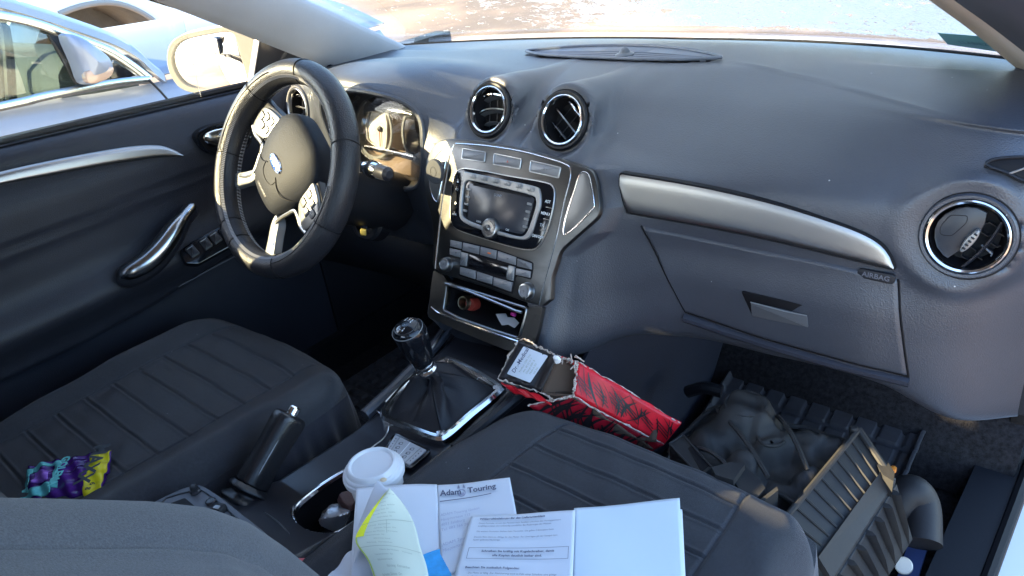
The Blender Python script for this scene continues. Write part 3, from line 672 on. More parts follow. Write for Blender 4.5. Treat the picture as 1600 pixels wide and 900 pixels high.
# side demister outlet at the windscreen corner
qd = ondash(1575, 268) if False else None
def onpanel(px, py):
    D = ray(px, py); best = None; sub = P[(sg > 2) & (sg < 9)][:, xg > .45]; d = sub-CAM; t = d@D/(D@D); dist = np.linalg.norm(d-t[..., None]*D, axis=-1); ij = np.unravel_index(np.argmin(dist), dist.shape); return sub[ij]
dq = [onpanel(1541, 258), onpanel(1598, 246), onpanel(1598, 284)]
fd = Fr(onpanel(1575, 266)+np.array([0, -.003, .004]), dq[1]-dq[0], dq[1]-dq[2]); 
if fd.n@(CAM-fd.o) < 0: fd = Fr(fd.o, -fd.u, fd.v)
dpx = [(1541, 258), (1556, 249), (1600, 246), (1640, 252), (1650, 290), (1600, 283), (1572, 270)]; dp = cat(fd.pts(dpx), 3)
sdm = meshes('side_demister', [offring(fd, dp, .0035, -.006, .004, .001)], dark, DB)
plate('demister_well', fd, dp, -.006, .0015, black, sdm, b=.0003); tube('demister_vane', [fd.w(*fd.px(1577, 272), .003), fd.w(*fd.px(1625, 255), .003)], .0012, silverp, sdm, seg=6)
# lower driver side cover and column shroud
kp = [[(x, .372+.02*math.sin((x+.7)*5), z) for x in np.linspace(-.74, -.17, 14)] for z in (.47, .40, .34)]
gridmesh('knee_panel', kp, dark, DB, thick=.01)

# instrument cluster, inside the hood
IC = thing('instrument_cluster', 'instrument cluster deep under the dash hood behind the wheel, lit by the low sun', 'instrument cluster', (-.372, .40, .62))
fi = Fr((-.372, .392, .70), (1, 0, 0), (0, .22, 1)); z3_ = lambda x, y: (500+x*220/707, 120+y*280/900)
face_ = plate('face', fi, ell(0, 0, .150, .098, 40, 2.6), -.02, -.012, M('cluster_face', (.26, .19, .14), .5, var=.2), IC)  # face tone raised to stand in for sun inside the cavity
def ipts(l, h=0): return fi.pts([z3_(*p) for p in l], h)
M_sunlit = M('cluster_sunlit', (.62, .60, .55), .4)  # pale dial tone has the sunlight put into its colour
meshes('dial_bezel', [offring(fi, ell(.075, -.005, .058, .060, 40), .006, -.012, .004), offring(fi, ell(-.075, -.005, .058, .060, 40), .006, -.012, .004)], silverp, face_)
tube('silver_arch', [fi.w(a, b, .002) for a, b in cat(ipts([(165, 235), (152, 190), (150, 150), (175, 115), (215, 95), (270, 92), (330, 110), (385, 140)]), 4, False)], .0050, silverp, IC, seg=8, up=fi.n, flat=.5)
plate('sun_cap', fi, rnd(ipts([(258, 112), (300, 98), (350, 102), (392, 128), (440, 160), (400, 158), (290, 140)]), .004), .0, .012, gloss, IC)
plate('chrome_bar', fi, rnd(ipts([(262, 140), (300, 150), (400, 162), (478, 186), (475, 196), (390, 176), (290, 165), (265, 152)]), .002), .0, .010, chrome, IC)
plate('chrome_bar', fi, rnd(ipts([(240, 338), (330, 360), (420, 378), (490, 398), (486, 420), (400, 398), (300, 374), (236, 350)]), .002), .0, .010, chrome, IC)
dl = plate('dial', fi, cat(ipts([(268, 172), (330, 182), (332, 352), (285, 345), (250, 310), (245, 260), (252, 205)]), 3), -.010, .001, M_sunlit, IC)
tube('needle', [fi.w(*ipts([(306, 262)])[0], .004), fi.w(*ipts([(310, 350)])[0], .004)], .0010, M('needle_red', (.5, .02, .01), .4), dl, seg=6)
lathe('needle_hub', fi.at(*ipts([(306, 262)])[0], .002), [(.006, 0), (.005, .004), (0, .005)], dark, dl, n=20)
plate('display', fi, rnd(ipts([(345, 184), (490, 200), (522, 250), (495, 385), (345, 355)]), .004), -.010, .002, M('display_dark', (.030, .022, .018), .15, var=.3), IC)
fe_, fx_ = ell(.115, .012, .05, .06, 30, 2.4), 0
meshes('display_rim', [offring(fi, rnd(ipts([(250, 170), (490, 196), (526, 250), (498, 392), (300, 360), (245, 320), (238, 240)]), .010), .0022, 0, .006)], chrome, IC)
plate('cover_glass', fi, ell(0, 0, .152, .100, 40, 2.6), .020, .0215, clusterglass, IC, b=.0002)

# ================================================================== centre stack
SK = thing('centre_stack', 'brushed aluminium centre stack with radio, climate buttons and open cubby below the two middle vents', 'centre stack', (0, .25, .42))
fs = Fr((0, .298, .68), (1, 0, 0), (0, .45, 1)).up(.002)
Z3 = lambda l: [(640+x*.4, 200+y*.4) for x, y in l]
Z5 = lambda l: [(670+x*.2, 360+y*.2) for x, y in l]
Z4 = lambda l: [(670+x*.2, 220+y*.2) for x, y in l]
def S3(l, h=0): return fs.pts(Z3(l), h)
def S5(l, h=0): return fs.pts(Z5(l), h)
def S4(l, h=0): return fs.pts(Z4(l), h)
outer_up = S3([(110, 58), (140, 46), (200, 43), (300, 53), (440, 80), (560, 110), (660, 140), (712, 165), (730, 195), (742, 250), (747, 310), (738, 348), (700, 385), (640, 438), (595, 482), (578, 530), (560, 585), (526, 694), (300, 622), (150, 575), (98, 549), (97, 480), (98, 420), (90, 350), (72, 285), (62, 225), (66, 150), (85, 90)])
outer_up = cat(outer_up, 3)
tp = plate('trim_plate', fs, outer_up, -.014, .004, alu, SK, b=.003)
lo_out = S3([(98, 553), (150, 582), (180, 600), (160, 606), (140, 612), (148, 620), (300, 668), (450, 718), (470, 700), (524, 700), (508, 770), (495, 838), (470, 858), (400, 868), (300, 834), (200, 793), (100, 748), (80, 740), (82, 660), (92, 600)])
# frame round the open cubby
lf_out = rnd(S3([(96, 556), (135, 575), (150, 600), (460, 702), (524, 699), (505, 790), (490, 850), (440, 872), (380, 868), (250, 815), (100, 750), (76, 735), (84, 640)]), .004, 3)
lf_in = rnd(S3([(150, 606), (462, 704), (432, 822), (330, 790), (200, 745), (135, 712)]), .006, 3)
lf = holed('cubby_frame', fs, lf_out, lf_in, .002, alu, SK, .012)
meshes('frame_lip', [offring(fs, lf_in, .004, -.001, .0045, .001)], satin, lf)
tube('frame_bead', [fs.w(a, b, .004) for a, b in cat(S3([(92, 700), (130, 728), (230, 765), (330, 800), (440, 838)]), 4, False)], .0022, chrome, lf, seg=8)
# cubby box: walls going forward, and what lies inside
li = [tuple(q) for q in inset(lf_in if area(lf_in) > 0 else lf_in[::-1], .0)]
Vw = [fs.w(a, b, .0) for a, b in li]+[fs.w(a, b, 0)+np.array([0, .075, 0]) for a, b in li]; nn = len(li)
cb = mesh('cubby', Vw, [[i, (i+1) % nn, (i+1) % nn+nn, i+nn] for i in range(nn)]+[[i+nn for i in range(nn)]], black, SK)
tube('cubby_lid', [fs.w(a, b, .004) for a, b in S5([(140, 415), (300, 468), (500, 548), (690, 628), (740, 642)])], .0026, satin, cb, seg=8)
lc = S5([(278, 565)], -.02)[0]; fl_ = fs.at(lc[0], lc[1], -.018)
so_k = lathe('power_socket', fl_, [(.0128, -.02), (.0128, .0), (.0118, .003), (.0100, .003), (.0095, -.002), (.0095, -.02)], M('socket_brass', (.55, .50, .36), .3, 1.), SK, n=36, closed=True)
lathe('socket_body', Fr(fl_.w(.010, -.001, -.012), fl_.u, fl_.v), [(.012, -.01), (.013, 0), (.011, .006), (0, .006)], M('socket_red', (.25, .03, .02), .4), so_k, n=24)
# radio
ro = cat(S3([(205, 160), (250, 162), (400, 190), (530, 213), (562, 232), (568, 262), (560, 320), (540, 395), (515, 450), (490, 472), (450, 474), (380, 458), (280, 428), (190, 396), (165, 360), (163, 300), (172, 215), (182, 178)], .004), 3)
RD = plate('radio', fs, ro, .0, .0085, gloss, SK, b=.003)
RD['label'] = 'gloss black car radio with silver framed display and round knob'
meshes('surround_bead', [offring(fs, ro, .0022, .003, .0065, .0006)], satin, RD)
so1 = S3([(214, 178), (240, 175), (370, 202), (490, 228), (513, 248), (516, 300), (500, 350), (482, 408), (462, 434), (420, 434), (330, 412), (250, 386), (206, 360), (197, 325), (202, 250)], .0085)
so2 = S3([(222, 214), (248, 207), (370, 236), (480, 264), (497, 282), (496, 310), (484, 350), (466, 398), (450, 420), (418, 422), (330, 396), (254, 371), (216, 350), (209, 325), (213, 250)], .0085)
meshes('silver_frame', [g_ring(fs.up(.0085), cat(so1, 4), cat(so2, 4), -.001, .0035, .0012)], silverp, RD)
plate('screen', fs.up(.0085), cat(S3([(236, 216), (370, 240), (478, 268), (484, 290), (470, 345), (450, 405), (420, 412), (330, 388), (236, 362), (230, 330), (232, 250)], .0085), 2), -.001, .0008, M('radio_screen', (.03, .034, .045), .24, spec=.7), RD, b=.0003)
plate('tape_slot', fs.up(.0095), rnd(S3([(250, 214), (475, 262), (472, 272), (248, 224)], .0095), .0005), -.001, .0006, black, RD, b=.0003)
tilt = math.atan2(*(np.array(S3([(475, 262)])[0])-np.array(S3([(250, 214)])[0]))[::-1])
print('tilt', math.degrees(tilt))
whitei = M('white_legend', (.75, .78, .8), .5); keyink = M('key_legend', (.10, .10, .11), .6); orange = M('orange_legend', (.8, .16, .03), .5)
def fat(px, py, h, base=fs):
    u, v = base.px(px, py, h); return base.at(u, v, h).rot(tilt)
def c3(x, y): return 640+x*.4, 200+y*.4
def c5(x, y): return 670+x*.2, 360+y*.2
def c4(x, y): return 670+x*.2, 220+y*.2
for i, (x, y) in enumerate([(248, 189), (293, 197), (337, 206), (382, 216), (429, 227), (475, 239)]):
    f = fat(*c3(x, y), .0118); b = plate('preset_button', f, ell(0, 0, .0073, .0040, 24, 3), -.001, .0018, silverp, RD, b=.0008)
    text('digit', str(i+1), f, .0055, keyink, b, h=.0020)
for (x, y), s in zip([(233, 241), (228, 269), (222, 297), (217, 323)], ['AM', 'FM', 'CD', 'AUX']):
    f = fat(*c3(x, y), .0090); b = plate('source_button', f, rrect(0, 0, .0095, .0040, .0015), -.001, .0018, silverp, RD, b=.0006); 
for (x, y) in [(469, 297), (463, 327), (457, 356), (452, 386)]:
    f = fat(*c3(x, y), .0090); plate('soft_button', f, rrect(0, 0, .0095, .0040, .0015), -.001, .0018, silverp, RD, b=.0006)
for (x, y), s in zip([(540, 288), (530, 335), (517, 380), (500, 424)], ['AST', 'MENU', 'TA', 'ON/OFF']):
    f = fat(*c3(x, y), .0088); text('legend', s, f, .0066, whitei, RD, h=.0002, bold=.0001)
for (x, y), s in zip([(190, 210), (186, 240), (180, 298), (176, 337)], ['▲', 'CD', '=', 'AUX']):
    f = fat(*c3(x, y), .0088); b = plate('side_key', f, rrect(0, 0, .0085, .0100, .0015), -.002, .0006, gloss, RD, b=.0005); text('legend', s, f, .0050, whitei, b, h=.0009)
for (x, y) in [(547, 312), (538, 358), (524, 402)]:
    f = fat(*c3(x, y), .0086); plate('key_gap', f, rrect(0, 0, .016, .0008, .0003), -.001, .0003, satin, RD, b=.0001)
text('legend', 'SONY', fat(*c3(346, 264), .0095), .0065, M('screen_legend', (.30, .32, .36), .5), RD, h=.0003, bold=.0001)
text('legend', 'INFO', fat(*c3(270, 366), .0095), .0048, whitei, RD, h=.0003); text('legend', 'OK', fat(*c3(382, 398), .0095), .0055, whitei, RD, h=.0003)
fk = fat(*c3(321, 392), .0090)
kb = lathe('radio_knob', fk, [(.0172, -.001), (.0172, .006), (.0160, .0085), (.0145, .009), (.0140, .0082), (.0125, .0082), (.0120, .0095), (.0065, .0100), (.0060, .0088), (.0050, .0092), (.0046, .0115), (.0020, .0125), (0, .0128)], satin, RD, n=48)
for a in range(4): text('arrow', '▸', fk.rot(a*math.pi/2).at(.0095, 0, .0100), .0045, keyink, kb, h=.0002)
# three wide keys above the radio
for (q, s) in zip([[(210, 80), (298, 95), (294, 133), (206, 120)], [(332, 100), (438, 122), (432, 160), (328, 142)], [(475, 128), (592, 155), (582, 195), (470, 170)]], ['· ·', '▲', '▣  ▸']):
    p = rnd(S3(q, .004), .002, 3); bt = plate('wide_key', fs.up(.004), [tuple(a) for a in inset(p if area(p) > 0 else p[::-1], .0012)], -.004, .0016, keyp, SK, b=.0012)
    meshes('key_frame', [offring(fs.up(.004), p, .0018, -.001, .0020, .0006)], satin, bt)
    cx = sum(a[0] for a in q)/4; cy = sum(a[1] for a in q)/4; text('legend', s, fat(*c3(cx, cy), .0058), .0055, M('legend_red', (.4, .12, .1), .6) if '▲' in s else keyink, bt, h=.0003)
# beads dividing the central field from the wings
for l in ([(180, 66), (163, 110), (148, 200), (133, 290), (120, 400), (112, 480), (106, 548)], [(186, 62), (300, 70), (440, 92), (560, 124), (612, 142), (634, 160), (632, 205), (612, 280), (598, 345), (580, 430), (556, 520), (534, 600), (512, 690)]):
    tube('plate_bead', [fs.w(a, b, .0038) for a, b in cat(S3(l), 4, False)], .0013, chrome, tp, seg=6, up=fs.n)
wingm = M('wing_pad', (.17, .17, .17), .42, .7, var=.05)
for l in ([(676, 172), (700, 182), (712, 230), (722, 298), (712, 320), (660, 375), (616, 412), (601, 408), (612, 345), (645, 240), (660, 190)], [(151, 70), (132, 80), (96, 122), (82, 175), (80, 228), (92, 270), (104, 286), (112, 280), (128, 200), (142, 130)]):
    p = cat(S3(l, .004), 3); wp = plate('wing_pad', fs.up(.0038), p, -.002, .0006, wingm, tp, b=.0006); meshes('pad_rim', [offring(fs.up(.0038), p, .0018, 0, .0016, .0005)], chrome, wp)
# climate unit
def key(name, q, label=None, mat=keyp, par=None, h0=.004, h=.0034, gap=.0006, r=.0012, size=.0052, lm=None):
    p = rnd(S5(q, .004), r, 3); p = [tuple(a) for a in inset(p if area(p) > 0 else p[::-1], gap)]
    o = plate(name, fs.up(.004), p, -.004, h, mat, par or SK, b=.0009)
    if label:
        cx = sum(a[0] for a in q)/len(q); cy = sum(a[1] for a in q)/len(q); text('legend', label, fat(*c5(cx, cy), .004+h), size, lm or keyink, o, h=.0003)
    return o
CU_ = plate('climate_unit', fs.up(.004), cat(S5([(180, 68), (270, 84), (540, 150), (690, 205), (800, 243), (818, 270), (810, 340), (800, 378), (780, 380), (690, 358), (678, 400), (660, 480), (640, 492), (500, 445), (380, 400), (250, 358), (238, 330), (250, 220), (180, 198), (160, 180), (165, 90)], .004), 2), -.002, .0012, black, SK, b=.0004)
key('climate_key', [(175, 72), (266, 90), (262, 148), (172, 126)], '⁑', par=CU_)
key('climate_key', [(170, 136), (260, 156), (252, 216), (168, 190)], '●', par=CU_, size=.004)
key('climate_key', [(275, 92), (405, 122), (400, 190), (268, 158)], 'MONO', par=CU_)
key('climate_key', [(412, 124), (541, 155), (532, 228), (406, 193)], '▰', par=CU_, lm=orange, size=.008)
key('climate_key', [(548, 158), (691, 208), (686, 274), (540, 232)], '◒', par=CU_)
key('climate_key', [(698, 216), (812, 256), (812, 308), (694, 282)], '▥', par=CU_)
key('climate_key', [(690, 292), (806, 318), (800, 374), (683, 348)], 'OFF', par=CU_)
key('climate_key', [(252, 282), (379, 314), (371, 384), (248, 344)], '↓', par=CU_)
key('climate_key', [(384, 318), (509, 358), (501, 424), (378, 388)], '↷', par=CU_)
key('climate_key', [(514, 362), (664, 404), (650, 482), (508, 430)], '⇅', par=CU_)
key('climate_key', [(258, 165), (316, 180), (302, 284), (250, 272)], None, par=CU_, mat=silverp)
key('climate_key', [(630, 268), (684, 284), (668, 398), (614, 382)], None, par=CU_, mat=silverp)
key('climate_display', [(318, 182), (630, 276), (614, 374), (304, 284)], None, mat=M('climate_screen', (.006, .006, .008), .12, spec=.8), par=CU_, h=.0020)
for (x, y), s in (((148, 264), 'A'), ((775, 474), '❄')):
    f = fat(*c5(x, y), .004); r_ = .0118 if x < 300 else .0130
    kn = lathe('climate_knob', f, [(r_*1.12, -.002), (r_*1.12, .0012), (r_*1.02, .002), (r_, .009), (r_*.93, .0108), (r_*.8, .0112), (r_*.75, .0104), (0, .0104)], satin, SK, n=44)
    lathe('knob_cap', f.up(.0104), [(r_*.74, -.001), (r_*.72, .0006), (0, .0008)], keyp, kn, n=32); text('legend', '+', f, r_*.8, keyink, kn, h=.0116)
# side walls of the stack running forward (driver and passenger sides)
def wall(pts_px, dx, mat, name, flip):
    A = [fs.w(*q, -.004) for q in cat(fs.pts(pts_px), 4, False)]; rows = []
    for k, t in enumerate((0, .02, .15, .5, 1)):
        rows.append([a+np.array([dx*t, t*.30, -.02*t]) for a in A])
    return gridmesh(name, rows, mat, SK, flip=flip, thick=.004)
# small things in and on the stack
pc = Fr(fs.w(*S5([(620, 690)], -.03)[0], -.03), (1, 0, .1), (0, .9, .3))
o = plate('paper_scrap', Fr(fs.w(*S5([(600, 700)], -.025)[0], -.025), (1, 0, -.05), (0, 1, .5)), [(-.026, .004), (-.008, .012), (.0, .006), (.012, .010), (.028, .004), (.026, -.008), (.010, -.006), (.0, -.012), (-.012, -.005)], 0, .0006, M('scrap_grey', (.55, .55, .56), .7), None)
tag(o, 'crumpled scrap of grey paper inside the open cubby', 'paper scrap')
o = plate('plastic_clip', Fr(fs.w(*S5([(665, 655)], -.02)[0], -.02), (1, 0, -.1), (0, .4, 1)), rrect(0, 0, .010, .006, .001), 0, .004, M('magenta_plastic', (.55, .02, .28), .4), None, b=.001); tag(o, 'tiny magenta plastic clip inside the open cubby', 'clip')
PH = thing('phone_holder', 'round dark magnetic phone holder clipped to the left wing of the stack', 'phone holder', fs.w(*fs.px(680, 268), .01))
fp = fat(680, 268, .016); fp = Fr(fp.o, (1, .12, 0), (0, .2, 1))
pad = lathe('pad', fp, [(.0175, -.005), (.0185, -.002), (.0185, .002), (.0170, .0045), (.0120, .0052), (0, .0054)], M('holder_rubber', (.05, .053, .062), .6, bump=.6, bscale=900, btype='voronoi'), PH, n=40)
pad.data.transform(Matrix.Translation(Vector(fp.o)) @ Matrix.Scale(1.22, 4, Vector(fp.v)) @ Matrix.Translation(-Vector(fp.o)))
meshes('ring_mark', [offring(fp.up(.0052), ell(0, 0, .0065, .009, 30), .0008, 0, .0005, .0001)], dark, pad)
lathe('clip_stem', fp, [(.008, -.022), (.009, -.014), (.006, -.004), (0, -.004)], dark, PH, n=24)

# ================================================================== steering wheel
WC = np.array([-.369, .110, .712]); WT = R(29.1)
SW = thing('steering_wheel', 'black leather steering wheel with four spokes and blue oval badge, turned to the right', 'steering wheel', WC)
fw0 = Fr(WC, (1, .017, 0), (0, math.sin(WT), math.cos(WT))); fw = fw0.rot(R(-38))
RR = .1765
def wp(a, r=RR, h=0.): return fw.w(r*math.cos(a), r*math.sin(a), h)
# rim: fat cover, slightly uneven, with seams at four places
V = []; NR, NT = 240, 24; rows = []
for i in range(NR):
    a = 2*math.pi*i/NR; row = []
    s = 1.0
    for sa in (12, 58, 122, 168, 215, 262, 278, 325): # seams across the rim
        d = abs((math.degrees(a)-sa+180) % 360-180); s -= .055*math.exp(-(d/.9)**2)
    bulge = 1+.07*(math.exp(-(((math.degrees(a)-0+180) % 360-180)/26)**2)+math.exp(-(((math.degrees(a)-180+180) % 360-180)/26)**2))
    for k in range(NT):
        b = 2*math.pi*k/NT; groove = 1-.04*math.exp(-((((math.degrees(b)-128+180) % 360)-180)/7)**2)
        rr = .0232*s*bulge*groove; row.append(wp(a, RR+rr*math.cos(b)*.95, rr*math.sin(b)*1.08))
    rows.append(row)
rows.append(rows[0]); gridmesh('rim', rows, leather, SW, closed=True, sharp=80, flip=False)
st = []; st2_ = []
for i in range(300): # lacing along the inner front of the rim
    a = 2*math.pi*i/300; b = R(128); p = lambda bb, da: wp(a+da, RR+0.0234*math.cos(bb)*.95, 0.0234*math.sin(bb)*1.08)
    st.append(g_tube([p(R(121), 0), p(R(135), .008)], .0012, seg=4))
for i in range(150):
    a = 2*math.pi*i/150; p = lambda bb, da: wp(a+da, RR+0.0234*math.cos(bb)*.95, 0.0234*math.sin(bb)*1.08)
    st2_.append(g_tube([p(R(196), 0), p(R(222), .016)], .0013, seg=4)); st2_.append(g_tube([p(R(222), 0), p(R(196), .016)], .0013, seg=4))
meshes('stitching', st, thread, SW); meshes('lacing', st2_, thread, SW)
# hub pad: domed
def sym(l): return l+[(-x, y) for x, y in l[::-1]]
hh_ = [(.040, .093), (.068, .078), (.086, .052), (.088, .020), (.078, -.012), (.066, -.045), (.048, -.070), (.02, -.078)]
hub = cat([(0, .096)]+hh_+[(-x, y) for x, y in hh_[::-1]], 5)
rows = []
for t, h in ((1.0, -.030), (1.0, -.012), (.985, -.002), (.95, .004), (.88, .008), (.75, .012), (.6, .015), (.45, .017), (.3, .018), (.15, .0185), (.01, .0187)):
    rows.append([fw.w(x*t, (y+.002)*t-.002, h-.30*max(0, abs(x*t)-.05)**1.2-.05*max(0, -(y*t)-.03)) for x, y in hub])
hp_ = gridmesh('hub_pad', rows, M('hub_plastic', (.013, .015, .021), .62, spec=.25, bump=.3, bscale=600, btype='voronoi'), SW, closed=True, sharp=60, flip=True)
def hubz(x, y):
    h_ = .0187-.16*(x*x+y*y)**1.0*7.2; return h_
for sx_ in (-1, 1): tube('pad_seam', cat([fw.w(sx_*x, y, h) for x, y, h in [(.020, -.006, .0188), (.036, -.016, .0176), (.056, -.018, .0148), (.074, -.008, .0095), (.082, .0, .003)]], 5, False), .0010, black, hp_, seg=6)
tube('pad_seam', cat([fw.w(x, y, h) for x, y, h in [(-.026, -.008, .0184), (-.02, -.024, .0182), (0, -.030, .0180), (.02, -.024, .0182), (.026, -.008, .0184)]], 5, False), .0007, black, hp_, seg=6)
for sa in (12, 58, 122, 168, 215, 262, 278, 325):
    a_ = R(sa); bl2 = 1+.07*(math.exp(-(((sa+180) % 360-180)/26)**2)+math.exp(-((sa-180)/26)**2)); ring = [wp(a_+.012*math.sin(b*2), RR+.0229*bl2*math.cos(b)*.95, .0229*bl2*math.sin(b)*1.08) for b in np.linspace(0, 2*math.pi, 24, endpoint=False)]
    tube('rim_seam', ring, .0010, black, SW, closed=True, seg=5)
for a0_, a1_ in ((-34, 34), (146, 214)):
    tube('rim_seam', [wp(R(a), RR+.0240*math.cos(R(96))*.95-.0*a, .0247*math.sin(R(96))*1.08) for a in np.linspace(a0_, a1_, 30)], .0008, black, SW, seg=5)
# badge
fe = fw.at(0, .010, .0182)
bd = lathe('badge', fe, [(.0245, -.004), (.0245, .0008), (.0232, .0022), (.0220, .0018), (0, .0022)], chrome, SW, n=48)
bd.data.transform(Matrix.Translation(Vector(fe.o)) @ Matrix.Scale(.44, 4, Vector(fe.v)) @ Matrix.Translation(-Vector(fe.o)))
plate('badge_oval', fe, ell(0, 0, .0222, .0092, 40), .0018, .0028, M('badge_blue', (.02, .07, .30), .25, coat=.8), bd, b=.0003)
text('badge_lettering', 'Ford', fe, .0150, M('badge_silver', (.85, .86, .88), .2, .6), bd, h=.0031, bold=.0003, sx=1.15)
fa = fw.at(0, -.052, .0118); am = plate('airbag_mark', fa, rrect(0, 0, .042, .010, .004), -.006, .0008, M('hub_mark', (.022, .023, .027), .5), SW, b=.0003); text('airbag_lettering', 'AIRBAG', fa, .0085, M('hub_mark_light', (.10, .105, .12), .5), am, h=.0011, bold=.0001)
# side spokes with button pods, lower spokes
for s in (-1, 1):
    q = lambda l: [(s*x, y) for x, y in l]
    plate('side_spoke', fw, cat(q([(.075, .052), (.10, .050), (.135, .040), (.168, .030), (.170, -.015), (.150, -.030), (.118, -.026), (.085, -.012), (.074, .0)]), 4), -.022, -.006, softgloss, SW, b=.005)
    pod = plate('button_pod', fw, cat(q([(.079, .046), (.098, .046), (.130, .034), (.140, .020), (.138, -.012), (.128, -.022), (.104, -.016), (.086, -.006), (.079, .012)]), 4), -.010, .000, M('pod_silver', (.24, .245, .25), .35, .8), SW, b=.004)
    for (x, y) in ((.094, .030), (.094, .010), (.112, .026), (.112, .006), (.127, .016)):
        bt = plate('button', fw, rrect(s*x, y, .0145, .0135, .004), -.002, .0022, M('wheel_button', (.10, .105, .115), .4), pod, b=.0012); meshes('button_gap', [offring(fw, rrect(s*x, y, .0152, .0142, .004), .0009, -.001, .0012, .0002)], black, pod); text('legend', '+' if y > .02 else '–', fw.at(s*x, y, .0022), .009, whitei, bt, h=.0003)
    # silver frame looping down from the pod beside the hub to the lower spoke
    loop = [(.138, -.020), (.118, -.024), (.096, -.020), (.083, -.022), (.074, -.040), (.066, -.060), (.064, -.076), (.074, -.092), (.090, -.106)]
    tube('spoke_trim', [fw.w(s*x, y, -.004) for x, y in cat(loop, 5, False)], .0042, satin, SW, seg=8, up=fw.n, flat=.8)
    lp_ = [(.050, -.066), (.070, -.070), (.086, -.090), (.112, -.122), (.108, -.140), (.092, -.142), (.070, -.112), (.052, -.086)]
    plate('lower_spoke', fw, cat(q(lp_), 4), -.020, -.003, silverp, SW, b=.005)
lathe('column_boss', fw, [(.060, -.075), (.066, -.05), (.070, -.03), (.06, -.018), (0, -.018)], dark, SW, n=40)
# column shroud, stalk, ignition
CS = thing('steering_column', 'dark plastic column shroud between steering wheel and dash', 'steering column', WC+np.array([0, .12, -.05]))
cd = -fw0.n; rows = []
for t in np.linspace(.05, .27, 9):
    c = WC+cd*t+np.array([0, 0, -.012]); rows.append([c+.062*(1-.1*t)*1.15*math.cos(a)*fw0.u+(.052+.02*(math.sin(a) < 0))*math.sin(a)*fw0.v for a in np.linspace(0, 2*math.pi, 28, endpoint=False)])
gridmesh('shroud', rows, dark, CS, closed=True)
SKT = thing('wiper_stalk', 'chrome tipped black stalk to the right of the steering column', 'stalk', HY(600, 265, .20))
p0 = HY(545, 300, .23); p1 = HY(574, 262, .205); p2 = HY(604, 264, .195); p3 = HY(634, 281, .19)
dirn = (p3-p1)/np.linalg.norm(p3-p1)
tube('stalk', [WC+np.array([.05, .10, -.02]), p1-dirn*.01, p1+dirn*.004], [.009, .010, .012], dark, SKT, seg=14)
tube('chrome_collar', [p1, p1+dirn*.012, p1+dirn*.030, p1+dirn*.038], [.0135, .0155, .0155, .0135], chrome, SKT, seg=24)
tube('ring', [p1+dirn*.016, p1+dirn*.024], [.0162, .0162], dark, SKT, seg=24)
tube('stalk_end', [p1+dirn*.037, p1+dirn*.048, p1+dirn*.066, p1+dirn*.071], [.0125, .0135, .0125, .007], softgloss, SKT, seg=20)
IG = thing('ignition_lock', 'round black ignition lock on the panel beside the column', 'ignition lock', HY(574, 347, .26))
fgn = Fr(HY(574, 347, .27), (1, .25, 0), (0, .45, 1))
lathe('bezel', fgn, [(.040, -.03), (.039, .0), (.034, .006), (.026, .007), (.024, .0), (.0235, -.01), (.0, -.012)], dark, IG, n=44)
lathe('lock_barrel', fgn.at(-.006, .010), [(.017, -.01), (.0165, .006), (.013, .010), (0, .009)], satin, IG, n=36)
KY = thing('car_key', 'black folding key stuck in the ignition lock', 'key', fgn.w(0, 0, .02))
kf = Fr(fgn.w(.004, -.004, .010), fgn.n*.8+fgn.u*.5-fgn.v*.35, fgn.v)
plate('key_head', kf, rrect(.014, 0, .040, .020, .008), -.006, .006, softgloss, KY, b=.003); plate('key_tip', kf, rrect(.036, -.002, .008, .014, .003), -.005, .0066, M('key_brass', (.45, .38, .12), .4, .6), KY, b=.002)

# ================================================================== driver's door
DD = thing('driver_door', 'closed dark door on the driver side with pull handle and window switches', 'car door', (-.74, 0, 0))
def doorx(y, z): # inner skin of the door: how far in it stands at height z
    t = (z-.38)/(.80-.38)
    bulge = .028*np.exp(-((z-.56)/.05)**2)*0+.050*ssm(.50, .40, z)*0
    arm = .055*np.exp(-((z-(.505+.03*np.clip(y+.1, -.2, .3)))/.045)**2)
    x = -.735+.030*ssm(.79, .70, z)+arm*.75-.012*ssm(.60, .52, z)
    return x
ys = np.linspace(-.75, .42, 140); zs = np.concatenate([np.linspace(.12, .76, 70), np.linspace(.765, .808, 14)]); rows = []
for z in zs:
    row = []
    for y in ys:
        top = .812-.045*max(0, (y+.2))*1.2+(.0) # belt falls gently forwards
        zz = z if z < .76 else .76+(z-.76)/(.808-.76)*(top-.76); rz = max(0, (zz-(top-.03))/.03)
        x = doorx(y, zz)-.045*(1-math.sqrt(max(0, 1-min(rz, 1)**2)))
        # map pocket edge: everything below the curved line sits back
        edge = .435-.02*math.cos((y+.3)*5)+.10*max(0, y+.05)
        if zz < edge: x -= .030*float(ssm(edge, edge-.012, zz))
        # crease under the trim strip
        cr = .655+.03*y; x -= .006*math.exp(-((zz-cr)/.004)**2)+.006*float(ssm(cr, cr-.03, zz))
        row.append((x, y, zz))
    rows.append(row)
dp_ = gridmesh('door_panel', rows, M('door_plastic', (.019, .021, .030), .5, spec=.4, bump=.35, bscale=500, btype='voronoi', var=.1), DD, sharp=70, thick=0, flip=True)
meshes('outer_skin', [g_box((-.86, -.75, -.05), (-.80, .55, .775))], whitecar, DD)
tube('belt_seal', [(-.785, y, .812-.054*max(0, y+.2)+.004) for y in np.linspace(-.75, .33, 20)], .009, black, DD, seg=8)
meshes('belt_top', [g_grid([[(-.80, y, .812-.054*max(0, y+.2)-.005), (-.76, y, .812-.054*max(0, y+.2)+.0)] for y in np.linspace(-.75, .40, 20)])], dark, DD)
